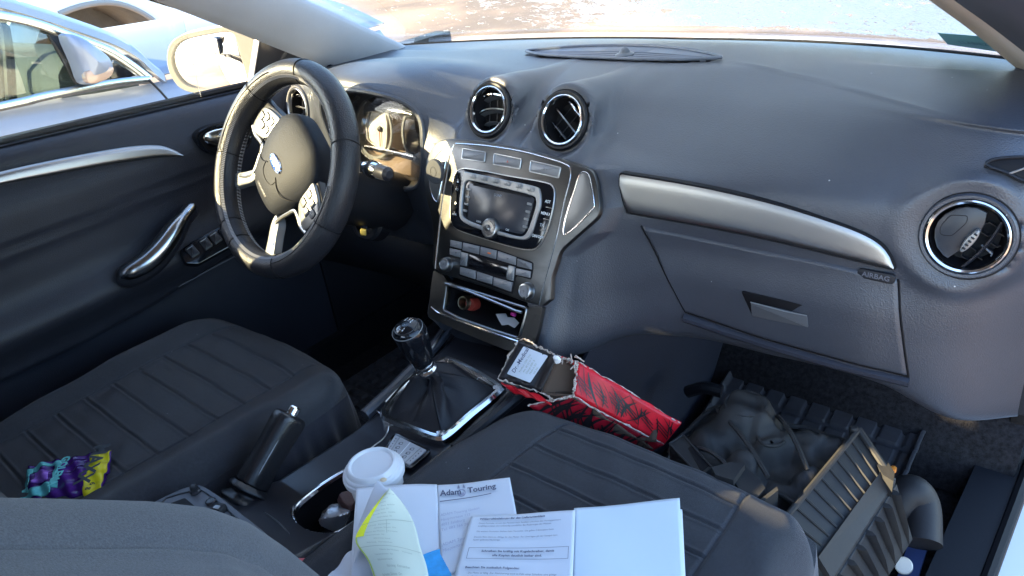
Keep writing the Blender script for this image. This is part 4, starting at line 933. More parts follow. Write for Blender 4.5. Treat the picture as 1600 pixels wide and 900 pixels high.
# silver strip
fdr = Fr((-.705, 0, .74), (0, -1, 0), (0, 0, 1)); fdr = Fr((-.705, 0, .74), (0, 1, 0), (0, 0, 1)); 
if fdr.n[0] < 0: fdr = Fr(fdr.o, (0, -1, 0), (0, 0, 1))
fdr = Fr((-.705, 0, .74), (0, 1, 0), (.0, 0, 1))
spd = [(-60, 288), (0, 270), (60, 256), (130, 242), (200, 230), (240, 227), (262, 230), (285, 243), (240, 247), (160, 259), (80, 274), (0, 289), (-60, 305)]
dpx_ = cat(fdr.pts(spd), 3)
def bulge_strip(fr, out, hgt):
    return strip_bulge(fr, out, 9, hgt, -.012)
sgn_ = 1 if fdr.n[0] > 0 else -1
st2 = gridmesh('door_strip', strip_bulge(fdr, dpx_, 9, .010*sgn_, -.008*sgn_), alustrip, DD, sharp=50)
# inner release lever in its cup
fr_ = Fr((-.703, 0, .72), (0, 1, 0), (0, 0, 1)); s_ = 1 if fr_.n[0] > 0 else -1
cp = cat(fr_.pts([(306, 215), (315, 203), (340, 195), (375, 192), (390, 215), (375, 236), (345, 242), (318, 234)]), 4)
meshes('release_cup', [offring(fr_, cp, .006, -.010, .008*s_, .002)], gloss, DD); cpl = g_plate(fr_, cp, -.012, .001, .0003); meshes('cup_floor', [cpl], black, DD)
lv = cat(fr_.pts([(314, 214), (322, 205), (345, 199), (372, 200), (372, 228), (345, 232), (322, 226)]), 4); plate('release_lever', fr_, lv, -.005, .010, chrome, DD, b=.004)
# pull handle
hd = [HX(x, y, xx_) for x, y, xx_ in [(192, 428, -.668), (206, 424, -.655), (232, 408, -.645), (256, 384, -.640), (276, 355, -.640), (290, 335, -.645), (301, 321, -.660)]]
hd = cat(hd, 5, False); rad = [.010+.010*math.sin(math.pi*min(i/(len(hd)-1)*1.2+.05, 1))**.7*(1 if i < len(hd)*.65 else .9) for i in range(len(hd))]; rad[0] = .006; rad[-1] = .008
tube('pull_handle', hd, rad, M('handle_satin', (.42, .44, .46), .22, 1.), DD, seg=14)
tube('handle_base', [np.array(p)+np.array([-.015, 0, -.012]) for p in hd], [r+.007 for r in rad], softgloss, DD, seg=12)
sm = [HX(x, y, -.722) for x, y in [(-60, 512), (0, 530), (40, 536), (110, 522), (190, 494), (260, 458), (330, 420), (372, 398)]]
tube('pocket_seam', cat(sm, 5, False), .0016, M('seam_light', (.10, .10, .12), .5), DD, seg=6)
# switch panel on the armrest
fsw = Fr(HX(330, 385, -.655), (0.05, 1, .22), (-.55, 0, .8)); s_ = 1 if fsw.n@(CAM-fsw.o) > 0 else -1
swp = rnd(fsw.pts([(280, 393), (300, 378), (370, 340), (384, 352), (384, 372), (310, 413), (290, 412)]), .006); 
if s_ < 0: fsw = Fr(fsw.o, -fsw.u, fsw.v); swp = rnd(fsw.pts([(280, 393), (300, 378), (370, 340), (384, 352), (384, 372), (310, 413), (290, 412)]), .006)
spn = plate('switch_panel', fsw, swp, -.02, .003, gloss, DD, b=.002)
for (x, y) in [(300, 393), (321, 381), (336, 372), (352, 363), (366, 355)]:
    u_, v_ = fsw.px(x, y, .003); b = plate('window_switch', fsw, rrect(u_, v_, .020, .026, .003), .0, .0085, softgloss, spn, b=.003)
    plate('switch_edge', fsw, rrect(u_, v_+.008, .014, .0012, .0004), .008, .0092, satin, b, b=.0003)
# glass, mirror sail, frame
def belt(y): return .812-.054*max(0, y+.2)
def dxp(z): return -.775+.20*(z-.8)*.9
gg = [[(dxp(z_), y, z_) for z_ in np.linspace(belt(y)-.02, 1.17, 8)] for y in np.linspace(-.50, .20, 12)]
gridmesh('window_glass', gg, glass, DD, thick=.004)
# quarter sail panel with a tweeter
fsl = Fr((-.755, .3, .85), (0, 1, 0), (.2, 0, 1)); 
if fsl.n@(CAM-fsl.o) < 0: fsl = Fr(fsl.o, (0, -1, 0), (.2, 0, 1))
slp = rnd(fsl.pts([(388, 152), (404, 50), (440, 52), (478, 68), (506, 84), (521, 100), (519, 112), (500, 130), (470, 150)]), .006)
sl_ = plate('mirror_sail', fsl, slp, -.012, .008, softgloss, DD, b=.004)
tw = fsl.at(*fsl.px(455, 97, .008), .008); lathe('tweeter', tw, [(.030, 0), (.029, .004), (.025, .005), (.023, .002), (0, .001)], M('tweeter_grille', (.05, .055, .065), .4, bump=1., bscale=1500, btype='voronoi'), DD, n=40)
# window frame bar running up to the roof beside the pillar
fb = [HX(x, y, -.755) for x, y in [(240, -4), (300, 10), (360, 27), (410, 45), (455, 62)]]
fbp = [(-.755+.0, p[1], p[2]) for p in fb]; meshes('window_frame', [g_tube(cat([(-.67, -.30, 1.14)]+[tuple(HX(x, y, -.705)) for x, y in [(120, -50), (235, -6), (330, 22), (410, 47), (465, 66), (505, 90), (522, 112)]], 5, False), .009, seg=10)], gloss, DD)
# outside mirror
MR = thing('side_mirror', 'white outside mirror with blown-out glass seen through the driver window', 'mirror', HX(330, 95, -.96))
fm = Fr(HX(330, 95, -.95), CR*.93-np.array([0, .1, 0]), (0, 0, 1)); fm = Fr(fm.o, fm.u-np.array([0, 0, fm.u[2]]), (0, 0, 1))
if fm.n@(CAM-fm.o) < 0: fm = Fr(fm.o, -fm.u, fm.v)
mo = cat(fm.pts([(262, 96), (266, 70), (286, 54), (330, 44), (370, 41), (392, 52), (402, 80), (411, 118), (405, 138), (370, 144), (320, 146), (288, 140), (270, 122)]), 4)
mi = cat(fm.pts([(270, 96), (274, 76), (290, 62), (330, 53), (358, 50), (368, 58), (376, 84), (386, 122), (382, 134), (352, 138), (318, 139), (292, 132), (277, 116)]), 4)
V, F = g_plate(fm, mo, -.006, .0, .003); rows = [[fm.w(p[0]*t+.0, p[1]*t, h) for p in mo] for t, h in ((1, 0), (1.02, -.02), (.98, -.055), (.85, -.085), (.5, -.11), (.02, -.118))]
hs = gridmesh('housing', rows, whitecar, MR, closed=True, sharp=60); meshes('glass_frame', [g_ring(fm, mo, mi, -.006, .004, .0015)], M('mirror_frame', (.16, .145, .12), .5), MR)
plate('mirror_glass', fm, mi, -.010, -.002, M('mirror_silver', (.92, .93, .94), .03, 1.), MR, b=.0005)
tube('mirror_arm', [fm.w(.07, -.04, -.05), np.array([-.80, .42, .80]), np.array([-.77, .42, .80])], .022, whitecar, MR, seg=10)

# ================================================================== seats
def cushion(name, parent, cx, hw, y0, y1, z, mat, side, left_slope=0, grooves=11, nlx=220, nly=240, panel=.60, bol=.03, round_=.32, front=.045):
    t = np.linspace(-1, 1, nlx); s = np.linspace(0, 1, nly); T, S = np.meshgrid(t, s)
    L = y1-y0
    yy = S*2-1; fy = np.clip((S-.55)/.45, 0, 1)
    X = T*hw*(1-round_*fy**3*.55)*(1-left_slope*(T < 0)*np.abs(T)*np.clip(1-S*1.15, 0, 1)**1.0)                       # narrows towards the front
    Yc = y0+L*(S-front*1.6*np.abs(T)**3*fy)
    dx = (1-np.abs(T))*hw; dy = (1-S)*L
    r = .050; ex = np.clip(1-dx/r, 0, 1); ey = np.clip(1-dy/(r*1.35), 0, 1); e = np.clip(np.sqrt(ex**2+ey**2), 0, 1)
    drop = r*(1-np.sqrt(np.clip(1-e**2, 0, 1)))
    bl = bol*ssm(panel-.08, .88, np.abs(T))*(1-.55*fy)
    Z = z+bl-drop-.014*S**2-.010*(1-np.abs(T))*0
    # transverse seams inside the central panel
    inside = 1-ssm(panel-.02, panel+.01, np.abs(T)); sp = (S*L)/.052; fr = np.abs(sp-np.round(sp))*.052
    inlen = ssm(.03, .06, S)*(1-ssm(.93, .95, S))
    Z += inside*inlen*(-.0030*np.exp(-(fr/.0020)**2)+.0016*np.exp(-((fr-.0042)/.0022)**2)+.0016*np.cos(np.pi*np.clip(fr/.026, 0, 1)/2)*0+.0006*np.clip(fr/.026, 0, 1)**.6)
    # longitudinal seams
    Z -= .0030*np.exp(-(((np.abs(T)-panel)*hw)/.0026)**2)*(1-ssm(.955, .97, S))
    Z -= .0028*np.exp(-(((S-.955)*L)/.0026)**2)*(1-ssm(panel, panel+.02, np.abs(T)))
    Z += .0015*np.sin(X*37+1.3)*np.sin(Yc*29)+.0006*np.sin(X*90+Yc*60)
    P = np.stack([cx+X, Yc, Z], -1)
    o = gridmesh(name, P, mat, parent, sharp=0, flip=True)
    # upholstered sides, gathered below the piping
    bd = np.concatenate([P[:, -1], P[-1, ::-1][1:], P[::-1, 0][1:]]); n = len(bd); rows = []
    cen = np.array([cx, (y0+y1)/2, 0]); 
    tn = np.gradient(bd, axis=0); nn = np.stack([tn[:, 1], -tn[:, 0], tn[:, 0]*0], -1); nn /= np.linalg.norm(nn, axis=1, keepdims=True)+1e-9
    out = np.sign(((bd-cen)*nn)[:, :2].sum(1, keepdims=True)); nn *= out
    arc = np.concatenate([[0], np.cumsum(np.linalg.norm(np.diff(bd, axis=0), axis=1))])
    for k in range(26):
        q = k/25; zb = bd[:, 2]*(1-q)+.10*q
        wv = (.0045*np.sin(arc*95+2*np.sin(arc*23))*q*(1-q)*3.2+.003*np.sin(arc*210+3)*q*(1-q)*2)[:, None]
        b_ = (.008*math.sin(math.pi*q)-.018*q*q)
        rows.append(np.stack([bd[:, 0], bd[:, 1], zb], -1)+nn*(b_+wv))
    gridmesh(name.replace('cushion', 'cushion_side'), rows, side, parent, sharp=0)
    return o
DS = thing('driver_seat', 'driver seat in charcoal fabric with ribbed cushion seams', 'car seat', (-.395, -.25, .05), group='front seats')
cushion('cushion', DS, -.398, .255, -.56, .045, .405, fabric, fabric2, left_slope=.52, panel=.60, bol=.026, round_=.20)
PS = thing('passenger_seat', 'passenger seat in charcoal fabric with papers lying on its cushion', 'car seat', (.375, -.2, .05), group='front seats')
cushion('cushion', PS, .374, .266, -.42, .163, .392, fabric, fabric2, panel=.58, bol=.016, round_=.22, front=.035)
def backrest(name, parent, cx, hw, yb, zb, yt, zt, mat, mat2, bol=.05, thick=.21, sk=0, pf=None):
    n = 90; m = 90; dirv = np.array([0, yt-yb, zt-zb]); Lb = np.linalg.norm(dirv); dirv /= Lb; nf = np.array([0, dirv[2], -dirv[1]])
    rows = []
    for j in range(m):
        s = j/(m-1); w = hw*(1-(.22+sk)*s**3-.06*math.cos(s*3)); row = []
        for i in range(n):
            a = i/(n-1); t = -1+2*a; e = np.clip((abs(t)-.82)/.18, 0, 1); et = np.clip((s-.9)/.1, 0, 1); ee = min(1, math.sqrt(e*e+et*et))
            h = bol*float(ssm(.5, .8, abs(t)))*(1-.6*s)-.06*(1-math.sqrt(max(0, 1-ee*ee)))
            h -= .005*math.exp(-((abs(t)-.60)*w/.004)**2)
            q = np.array([cx+t*w, yb, zb])+dirv*Lb*s+nf*h
            if pf: q[1] += float(np.interp(q[2], pf[0], pf[1]))-(yb+(yt-yb)*(q[2]-zb)/(zt-zb))-bol*.8
            row.append(q)
        rows.append(row)
    rows = np.array(rows); o = gridmesh(name, rows, mat, parent, sharp=0, flip=True)
    bk = rows-nf*thick*.8; bd = np.concatenate([rows[:, 0], rows[-1, 1:], rows[::-1, -1][1:]]); bd2 = np.concatenate([bk[:, 0], bk[-1, 1:], bk[::-1, -1][1:]])
    gridmesh(name+'_side', [bd*(1-q)+bd2*q for q in np.linspace(0, 1, 5)], mat, parent, sharp=0); gridmesh(name+'_back', bk, mat2, parent, sharp=0)
    return rows, nf
backrest('backrest', DS, -.418, .25, -.52, .36, -.615, .945, fabric, fabric2, sk=.34, thick=.19)  # out of view; height and narrow shoulders shaped to steer the sun
pr, pn = backrest('backrest', PS, .42, .245, -.320, .33, -.625, .86, greyfab, fabric2, bol=.035, pf=([.30, .42, .47, .53, .58, .62, .66, .70, .80, .95], [-.290, -.320, -.332, -.352, -.372, -.397, -.435, -.479, -.588, -.76]))
for S_, cx, y, z in ((DS, -.395, -.66, 1.05),):
    rows = [[(cx+.155*math.cos(a)*k, y+.055*math.sin(a)*k, z+.125*h) for a in np.linspace(0, 2*math.pi, 24, endpoint=False)] for k, h in ((.05, -1), (.8, -.95), (1, -.6), (1, .6), (.8, .95), (.05, 1))]
    gridmesh('headrest', rows, fabric2, S_, closed=True)  # unseen headrest enlarged to stop sun landing on the dash

# ================================================================== centre console
CC = thing('centre_console', 'dark centre console running between the seats with a silver trimmed cup holder', 'console', (0, -.1, .05))
def conz(y): return float(np.interp(y, [-.60, -.42, -.30, -.20, -.05, .02, .16, .24, .34], [.40, .40, .385, .352, .348, .352, .376, .385, .40]))
def conw(y): return float(np.interp(y, [-.60, -.30, -.22, -.06, .05, .16, .30], [.115, .110, .100, .095, .098, .108, .125]))

HC = np.array([.043, -.180])
fc = Fr((HC[0], HC[1], conz(HC[1])+.002), (.50, .866, 0), (-.866, .50, 0))
hol = cat(fc.pts([(459, 800), (464, 822), (484, 837), (515, 838), (548, 822), (600, 780), (625, 745), (610, 722), (575, 722), (530, 742), (480, 776)]), 4)
def pip(poly, X, Y):
    inside = np.zeros(X.shape, bool); n = len(poly)
    for i in range(n):
        x1, y1 = poly[i-1]; x2, y2 = poly[i]
        c = ((y1 > Y) != (y2 > Y)) & (X < (x2-x1)*(Y-y1)/(y2-y1+1e-12)+x1); inside ^= c
    return inside
holw = [tuple(fc.w(a, b)[:2]) for a, b in hol]
yg = np.linspace(-.60, .34, 380); xg_ = np.linspace(-1, 1, 90); rows = []
wv = np.array([conw(y) for y in yg]); zv = np.array([conz(y) for y in yg])
Xc = xg_[None, :]*(wv[:, None]-.004); Yc = np.repeat(yg[:, None], 90, 1); Zc = np.repeat(zv[:, None], 90, 1)
Zc = Zc-.010*np.clip((np.abs(xg_)-.88)/.12, 0, 1)[None, :]**2
m_ = pip(holw, Xc, Yc); Zc = np.where(m_, Zc-.070, Zc)
Pc = np.stack([Xc, Yc, Zc], -1)
def side(s):
    out = []
    for dz, dw in ((.018, .004), (.06, .008), (.34, .016)): out.append(np.stack([s*(wv+dw), yg, np.maximum(zv-.008-dz, .02)], -1))
    return out
cols = [c[:, None] for c in side(-1)[::-1]]+[Pc]+[c[:, None] for c in side(1)]
gridmesh('console_body', np.concatenate(cols, 1), softgloss, CC, sharp=40)
meshes('holder_rim', [offring(fc, hol, .0050, -.004, .0042, .0014)], chrome, CC)
meshes('holder_lining', [g_grid([[fc.w(a, b, -.002) for a, b in hol]+[fc.w(hol[0][0], hol[0][1], -.002)], [fc.w(a*.93, b*.93, -.066) for a, b in hol]+[fc.w(hol[0][0]*.93, hol[0][1]*.93, -.066)]])], black, CC)
# joint line and raised rails of the console
tube('console_seam', [(x, -.262-.02*(x/.1)**2, conz(-.26)+.0012) for x in np.linspace(-.02, .098, 14)], .0011, satin, CC, seg=6)
tube('side_rail', cat([(-.098, -.02, .352), (-.104, .08, .366), (-.122, .20, .384), (-.135, .30, .43)], 6, False), .011, dash, CC, seg=10)
tube('silver_line', cat([(-.088, .02, .358), (-.098, .10, .371), (-.115, .19, .392), (-.125, .24, .42)], 6, False), .0022, satin, CC, seg=6)
tube('side_rail', cat([(.098, .0, .352), (.112, .10, .368), (.125, .20, .385), (.130, .30, .42)], 6, False), .010, dark, CC, seg=10)
tube('edge_line', cat([HZ(587, 640, .354), HZ(603, 655, .354), HZ(607, 668, .353), HZ(600, 684, .352), HZ(580, 700, .350), HZ(545, 728, .350)], 5, False), .0012, satin, CC, seg=6)
# gear surround, recess and gaiter
fgs = Fr((0, .07, .3665), (1, 0, 0), (0, 1, .115))
gpo = cat(fgs.pts([(596, 652), (600, 636), (640, 592), (690, 562), (712, 562), (745, 578), (784, 602), (783, 614), (740, 650), (700, 684), (680, 688), (640, 674), (606, 660)], .004), 4)
gi = [tuple(q) for q in inset(gpo if area(gpo) > 0 else gpo[::-1], .013)]
meshes('gear_surround', [offring(fgs, [tuple(q) for q in inset(gpo if area(gpo) > 0 else gpo[::-1], .006)], .0145, -.006, .010, .0045)], chrome, CC)
plate('surround_base', fgs, gpo, -.01, .0015, gloss, CC)
# window-lock style switch plate with pictograms behind the gear lever
fsp = Fr(HZ(637, 703, .358), (.55, .83, .0), (-.83, .55, 0)); spq = rnd(fsp.pts([(618, 681), (667, 705), (640, 728), (603, 706)]), .002, 3)
plate('tray', fsp, [tuple(q) for q in inset(spq if area(spq) > 0 else spq[::-1], -.006)], -.004, .0005, gloss, CC)
PL = plate('pictogram_plate', fsp, spq, -.002, .0025, M('plate_grey', (.42, .43, .46), .5, .2), CC, b=.0006)
cu_ = np.mean(np.array(spq), 0); Lq = fsp.pts([(618, 681), (667, 705), (640, 728), (603, 706)])
A0, A1, A2, A3 = [np.array(q) for q in Lq]
def bil(a, b): return A0*(1-a)*(1-b)+A1*a*(1-b)+A2*a*b+A3*(1-a)*b
ee = (A3-A0); ang = math.atan2(ee[1], ee[0]); mk = []
for b in (.18, .34, .5, .66, .82):
    for a in (.08, .92): q = bil(a, b); mk.append(g_plate(Fr(fsp.w(q[0], q[1], .0025), fsp.u, fsp.v).rot(ang), rrect(0, 0, .0026, .0014, .0003), 0, .0003, .0001))
for a in (.30, .68):
    for b in (.28, .55, .8): q = bil(a, b); f_ = Fr(fsp.w(q[0], q[1], .0025), fsp.u, fsp.v).rot(ang); mk.append(offring(f_, rrect(0, 0, .005, .005, .001), .0009, 0, .0003, .0001)); mk.append(g_plate(f_.at(.0005, -.0035), rrect(0, 0, .004, .0012, .0003), 0, .0003, .0001))
meshes('pictograms', mk, keyink, PL)
for a in (.16, .5, .84):
    q0, q1 = bil(a, .02), bil(a, .98); tube('plate_groove', [fsp.w(*q0, .0028), fsp.w(*q1, .0028)], .0006, whitei if a == .5 else silverp, PL, seg=6)
# rear control panel on the console behind the brake lever
far = Fr(HZ(320, 800, .425), (1, 0, 0), (0, 1, .02))
arp = cat(far.pts([(200, 812), (238, 783), (300, 756), (330, 764), (372, 796), (420, 835), (452, 880), (440, 930), (300, 930)]), 3)
ap = plate('control_panel', far, arp, -.05, .0, M('panel_grey', (.085, .092, .11), .5, bump=.2), CC, b=.006)
inn = cat(far.pts([(250, 788), (303, 767), (324, 771), (362, 802), (388, 826), (398, 845), (380, 850), (330, 830)]), 3)
meshes('panel_groove', [offring(far, inn, .0022, -.001, .0018, .0005)], softgloss, ap)
plate('oddment_tray', far, rnd(far.pts([(258, 790), (289, 778), (330, 812), (310, 825)]), .003), -.001, .0010, black, ap)
for (x, y) in ((306, 769), (330, 785), (359, 813)):
    f_ = far.at(*far.px(x, y)); kn = lathe('panel_knob', f_, [(.0075, -.001), (.0072, .003), (.0055, .0045), (.005, .0035), (0, .0035)], softgloss, ap, n=24)
    if x != 306: text('legend', '2' if x < 340 else '3', f_, .008, keyink, kn, h=.0040)
    else: lathe('knob_stem', f_, [(.0055, .003), (.0050, .011), (.003, .013), (0, .013)], dark, kn, n=20)
f_ = far.at(*far.px(343, 799)).rot(R(20)); kb_ = plate('rocker', f_, rrect(0, 0, .019, .015, .003), -.001, .010, dark, ap, b=.003); plate('rocker_gap', f_, rrect(.001, -.002, .009, .006, .001), .0095, .0106, silverp, kb_, b=.0005)
lathe('panel_knob', far.at(*far.px(387, 834)), [(.006, -.001), (.0055, .003), (0, .0035)], softgloss, ap, n=20)
# parking brake
PB = thing('parking_brake', 'black leather parking brake lever with chrome button, pulled half up between the seats', 'parking brake', (-.09, -.23, .36))
b0 = HX(393, 757, -.085); b1 = HX(456, 647, -.085); ax = (b1-b0); LB = np.linalg.norm(ax); ax /= LB
upv = np.array([0, -ax[2], ax[1]]); rows = []
for t, a, b in ((-.04, .012, .014), (0, .0205, .024), (.06, .0218, .0255), (.3, .0208, .0245), (.6, .0212, .0250), (.8, .0225, .0262), (.93, .0228, .0262), (.985, .0195, .022), (1.0, .0125, .014)):
    c = b0+ax*LB*t; rows.append([c+np.array([1, 0, 0])*a*math.copysign(abs(math.cos(q))**.8, math.cos(q))+upv*b*math.copysign(abs(math.sin(q))**.8, math.sin(q)) for q in np.linspace(0, 2*math.pi, 32, endpoint=False)])
rows = np.array(rows); rs = hermite(np.arange(9.), rows, np.linspace(0, 8, 60))
gridmesh('grip', rs, M('grip_leather', (.014, .014, .016), .24, spec=.6, bump=.3, bscale=500, btype='voronoi'), PB, closed=True, sharp=70)
tube('button', [b1-ax*.004, b1+ax*.010, b1+ax*.0125], [.0095, .0095, .0075], chrome, PB, seg=24)
for q in (.55, 2.6):
    tube('seam', [b0+ax*LB*t+np.array([1, 0, 0])*.0218*math.cos(q)+upv*.0258*math.sin(q) for t in np.linspace(.02, .9, 16)], .0008, thread, PB, seg=5)
rows = []
for k, (t, r1, r2) in enumerate(((0, .025, .029), (-.14, .034, .037), (-.26, .028, .032), (-.45, .042, .044), (-.62, .036, .042), (-.85, .050, .058), (-1.2, .056, .075))):
    c = b0+ax*LB*t*.55+np.array([0, .003*k, -.003*k]); rows.append([c+np.array([1, 0, 0])*r1*math.cos(q)*(1+.05*math.sin(5*q+k*2))+upv*r2*math.sin(q)*(1+.06*math.cos(4*q+k)) for q in np.linspace(0, 2*math.pi, 40, endpoint=False)])
gridmesh('gaiter', hermite(np.arange(7.), np.array(rows), np.linspace(0, 6, 40)), M('gaiter_leather', (.013, .013, .015), .35, bump=.5, bscale=300), PB, closed=True, sharp=70)
# gear lever
GL = thing('gear_lever', 'black and chrome gear knob on a loose leather gaiter', 'gear lever', (0, .06, .37))
kt = HX(632, 512, 0); kb2 = HX(664, 570, 0); ax = kt-kb2; LK = np.linalg.norm(ax)*.93; ax /= np.linalg.norm(ax); sx_ = np.array([1, 0, 0.]); sy_ = np.cross(ax, sx_)
rows = []
for t, a, b, o_ in ((.02, .013, .014, 0), (.14, .0175, .019, 0), (.30, .0200, .022, .001), (.50, .0230, .0245, .002), (.72, .0260, .0265, .003), (.90, .0265, .0265, .004), (1.02, .0235, .0235, .004), (1.10, .0165, .0165, .003), (1.135, .008, .008, .003), (1.14, .0005, .0005, .003)):
    c = kb2+ax*LK*t+sy_*o_; rows.append([c+sx_*a*math.cos(q)+sy_*b*math.sin(q) for q in np.linspace(0, 2*math.pi, 40, endpoint=False)])
kn = gridmesh('knob', hermite(np.arange(10.), np.array(rows), np.linspace(0, 9, 70)), gloss, GL, closed=True, sharp=80)
fk_ = Fr(kb2+ax*LK*1.115+sy_*.003, sx_, -sy_ if np.cross(sx_, -sy_)@ax > 0 else sy_)
if fk_.n@ax < 0: fk_ = Fr(fk_.o, fk_.u, -fk_.v)
kr = ell(0, 0, .0185, .0185, 40); meshes('knob_ring', [offring(Fr(kb2+ax*LK*.985+sy_*.003, fk_.u, fk_.v), ell(0, 0, .0252, .0252, 40), .0010, 0, .0016, .0004)], silverp, kn)
cap_ = lathe('knob_cap', Fr(kb2+ax*LK*1.0+sy_*.003, fk_.u, fk_.v), [(.0205, .004), (.0190, .0066), (.0140, .0086), (.008, .0098), (0, .0103)], M('cap_gloss', (.012, .013, .017), .28, spec=.5), kn, n=40)
fl2 = Fr(kb2+ax*LK*1.0+sy_*.003+ax*.0104, fk_.u, fk_.v)
L = [g_plate(fl2, rrect(x, 0, .0010, .017 if x else .014, .0003), -.001, .0003, .0001) for x in (-.006, 0, .006)]+[g_plate(fl2, rrect(0, 0, .013, .0010, .0003), -.001, .0003, .0001)]
meshes('shift_pattern', L, whitei, cap_)
for i, (x, y) in enumerate([(-.006, .0115), (-.006, -.0115), (0, .0105), (0, -.0105), (.006, .0115), (.006, -.0115)]): text('digit', '135246'[[0, 3, 1, 4, 2, 5][i]], fl2.at(x, y), .0055, whitei, cap_, h=-.0002, bold=.0001)
lathe('collar', Fr(kb2-ax*.012, sx_, sy_ if np.cross(sx_, sy_)@ax > 0 else -sy_), [(.0155, -.006), (.0170, -.003), (.0165, .003), (.0125, .006), (.0150, .010), (.0150, .016), (.0120, .019), (0, .019)], chrome, GL, n=40)
top = kb2-ax*.014; rows = []
bp_ = [fgs.w(a, b, .003) for a, b in gi]; nb = len(bp_); a0 = [math.atan2((p-top)[1], (p-top)[0]) for p in bp_]
for k in range(34):
    t = k/33; row = []
    for i, p in enumerate(bp_):
        tp_ = top+np.array([.015*math.cos(a0[i]), .015*math.sin(a0[i]), 0]); e = t**2.3
        q = tp_*(1-e)+p*e; q = q+np.array([0, 0, -.004*math.sin(math.pi*t)])
        fold = math.sin(a0[i]*4+1.2+4.0*t+math.sin(a0[i]*3))*.017*math.sin(math.pi*t)**.7+math.sin(a0[i]*9+7*t)*.006*math.sin(math.pi*t)+math.sin(a0[i]*17+11*t)*.002*math.sin(math.pi*t)
        d = np.array([math.cos(a0[i]), math.sin(a0[i]), .5]); row.append(q+d*fold*(1-.45*t))
    rows.append(row)
gridmesh('gaiter', rows, M('gaiter_soft', (.012, .012, .016), .5, spec=.35, bump=.5, bscale=350), GL, closed=True, sharp=0)
o = plate('torn_paper', Fr(HX(741, 606, .052)+np.array([0, 0, .004]), (.3, -.9, -.1), (.3, .3, .9)), [(-.016, .004), (-.004, .007), (.014, .001), (.017, -.004), (.0, -.006), (-.012, -.003)], 0, .0008, white, None); tag(o, 'small torn piece of white paper on the gear gaiter', 'paper scrap')

# ================================================================== loose things
CP = thing('coffee_cup', 'takeaway coffee cup with white lid standing in the cup holder', 'cup', (.085, -.148, .30))
cc = HZ(583, 733, .425); fcup = Fr(cc, (.55, .83, 0), (-.83, .55, 0)); up_ = fcup.n; 
lathe('paper_cup', fcup, [(.0385, -.004), (.0375, -.015), (.030, -.105), (0, -.105)], kraftcup, CP, n=60)
lid = lathe('lid', fcup, [(.0375, -.010), (.0425, -.009), (.0432, -.005), (.0425, -.001), (.0405, .0005), (.0400, .003), (.0385, .0045), (.0365, .0050), (.0355, .0080), (.0345, .0105), (.0325, .0120), (.0305, .0120), (.0295, .0105), (.0285, .0085), (0, .0080)], cupw, CP, n=72)
uu, vv = fcup.px(596, 743, .009); ds = plate('drink_slot', Fr(fcup.w(uu, vv, .0086), CR-CR@up_*up_, CU), rrect(0, 0, .0105, .0026, .0012), -.001, .0006, M('slot_dark', (.10, .07, .05), .6), lid, b=.0002)
uu, vv = fcup.px(599, 749, .012); plate('coffee_stain', Fr(fcup.w(uu, vv, .0113), CR-CR@up_*up_, CU), ell(0, 0, .0045, .0028, 16), -.001, .0008, M('coffee', (.62, .50, .36), .5), lid, b=.0002)
# crumpled wrapper in the cup holder
def crumple(name, c, r, mat, label, cat_, sq=(1, 1, .8), seed=1, n=26):
    rg = np.random.default_rng(seed); D = rg.normal(size=(14, 3)); D /= np.linalg.norm(D, axis=1, keepdims=True); H = rg.uniform(.55, 1.1, 14); rows = []
    for i in range(n):
        th = math.pi*(i+.001)/(n-1+.002); row = []
        for j in range(n*2):
            ph = 2*math.pi*j/(n*2); d = np.array([math.sin(th)*math.cos(ph), math.sin(th)*math.sin(ph), math.cos(th)])
            q = D@d; rr = min(1.25, min(H[k]/q[k] for k in range(14) if q[k] > .25) if (q > .25).any() else 1.1); row.append(np.array(c)+r*rr*d*np.array(sq))
        rows.append(row)
    o = gridmesh(name, rows, mat, None, closed=True, sharp=25); tag(o, label, cat_); return o
crumple('foil_wrapper', HZ(522, 808, .325), .021, M('wrapper_foil', (.55, .55, .58), .25, .6, bump=.8, bscale=160), 'crumpled silver wrapper at the bottom of the cup holder', 'wrapper', (1.2, .9, .9), 3)
crumple('brown_wrapper', HZ(545, 785, .330), .020, M('wrapper_brown', (.10, .05, .05), .4, bump=.6, bscale=160), 'dark red brown wrapper beside the coffee cup in the holder', 'wrapper', (.8, 1.1, 1.0), 8)
o = plate('red_belt_buckle', Fr(HZ(463, 897, .40), CR, CU), rrect(0, 0, .030, .018, .004), -.03, .004, M('buckle_red', (.55, .12, .14), .45), None, b=.003); tag(o, 'pinkish red seat belt buckle button beside the passenger seat', 'belt buckle')

# snack bag on the driver seat
SB = thing('snack_bag', 'purple and yellow crumpled snack bag lying on the driver seat', 'snack bag', (-.31, -.40, .39))
fsb = Fr(HZ(110, 745, .405), (.93, .37, 0), (-.37, .93, .12))
if fsb.n[2] < 0: fsb = Fr(fsb.o, fsb.u, -fsb.v)
q_ = [np.array(fsb.px(x, y)) for x, y in [(30, 790), (48, 732), (178, 708), (160, 778)]]  # bl tl tr br
def bag(a, b): return q_[0]*(1-a)*(1-b)+q_[1]*(1-a)*b+q_[2]*a*b+q_[3]*a*(1-b)
def bagpatch(name, a0, a1, b0, b1, mat, par, lift=0, na=44, nb=26, fn=None):
    rows = []
    for a in np.linspace(a0, a1, na):
        row = []
        for b in np.linspace(b0, b1, nb):
            p = bag(a, b); p[1] += .004*math.sin(a*9)*(b-.5); e = min(a, 1-a)*4; h = .016*min(1, e)**.6*max(0, math.sin(math.pi*np.clip(b, 0, 1)))**.5+.0025*math.sin(a*31+b*9)+.002*math.sin(b*27-a*17)+.004*b+lift
            row.append(fsb.w(p[0], p[1], h))
        rows.append(row)
    return gridmesh(name, rows, mat, par, sharp=0, flip=True, thick=.0008)
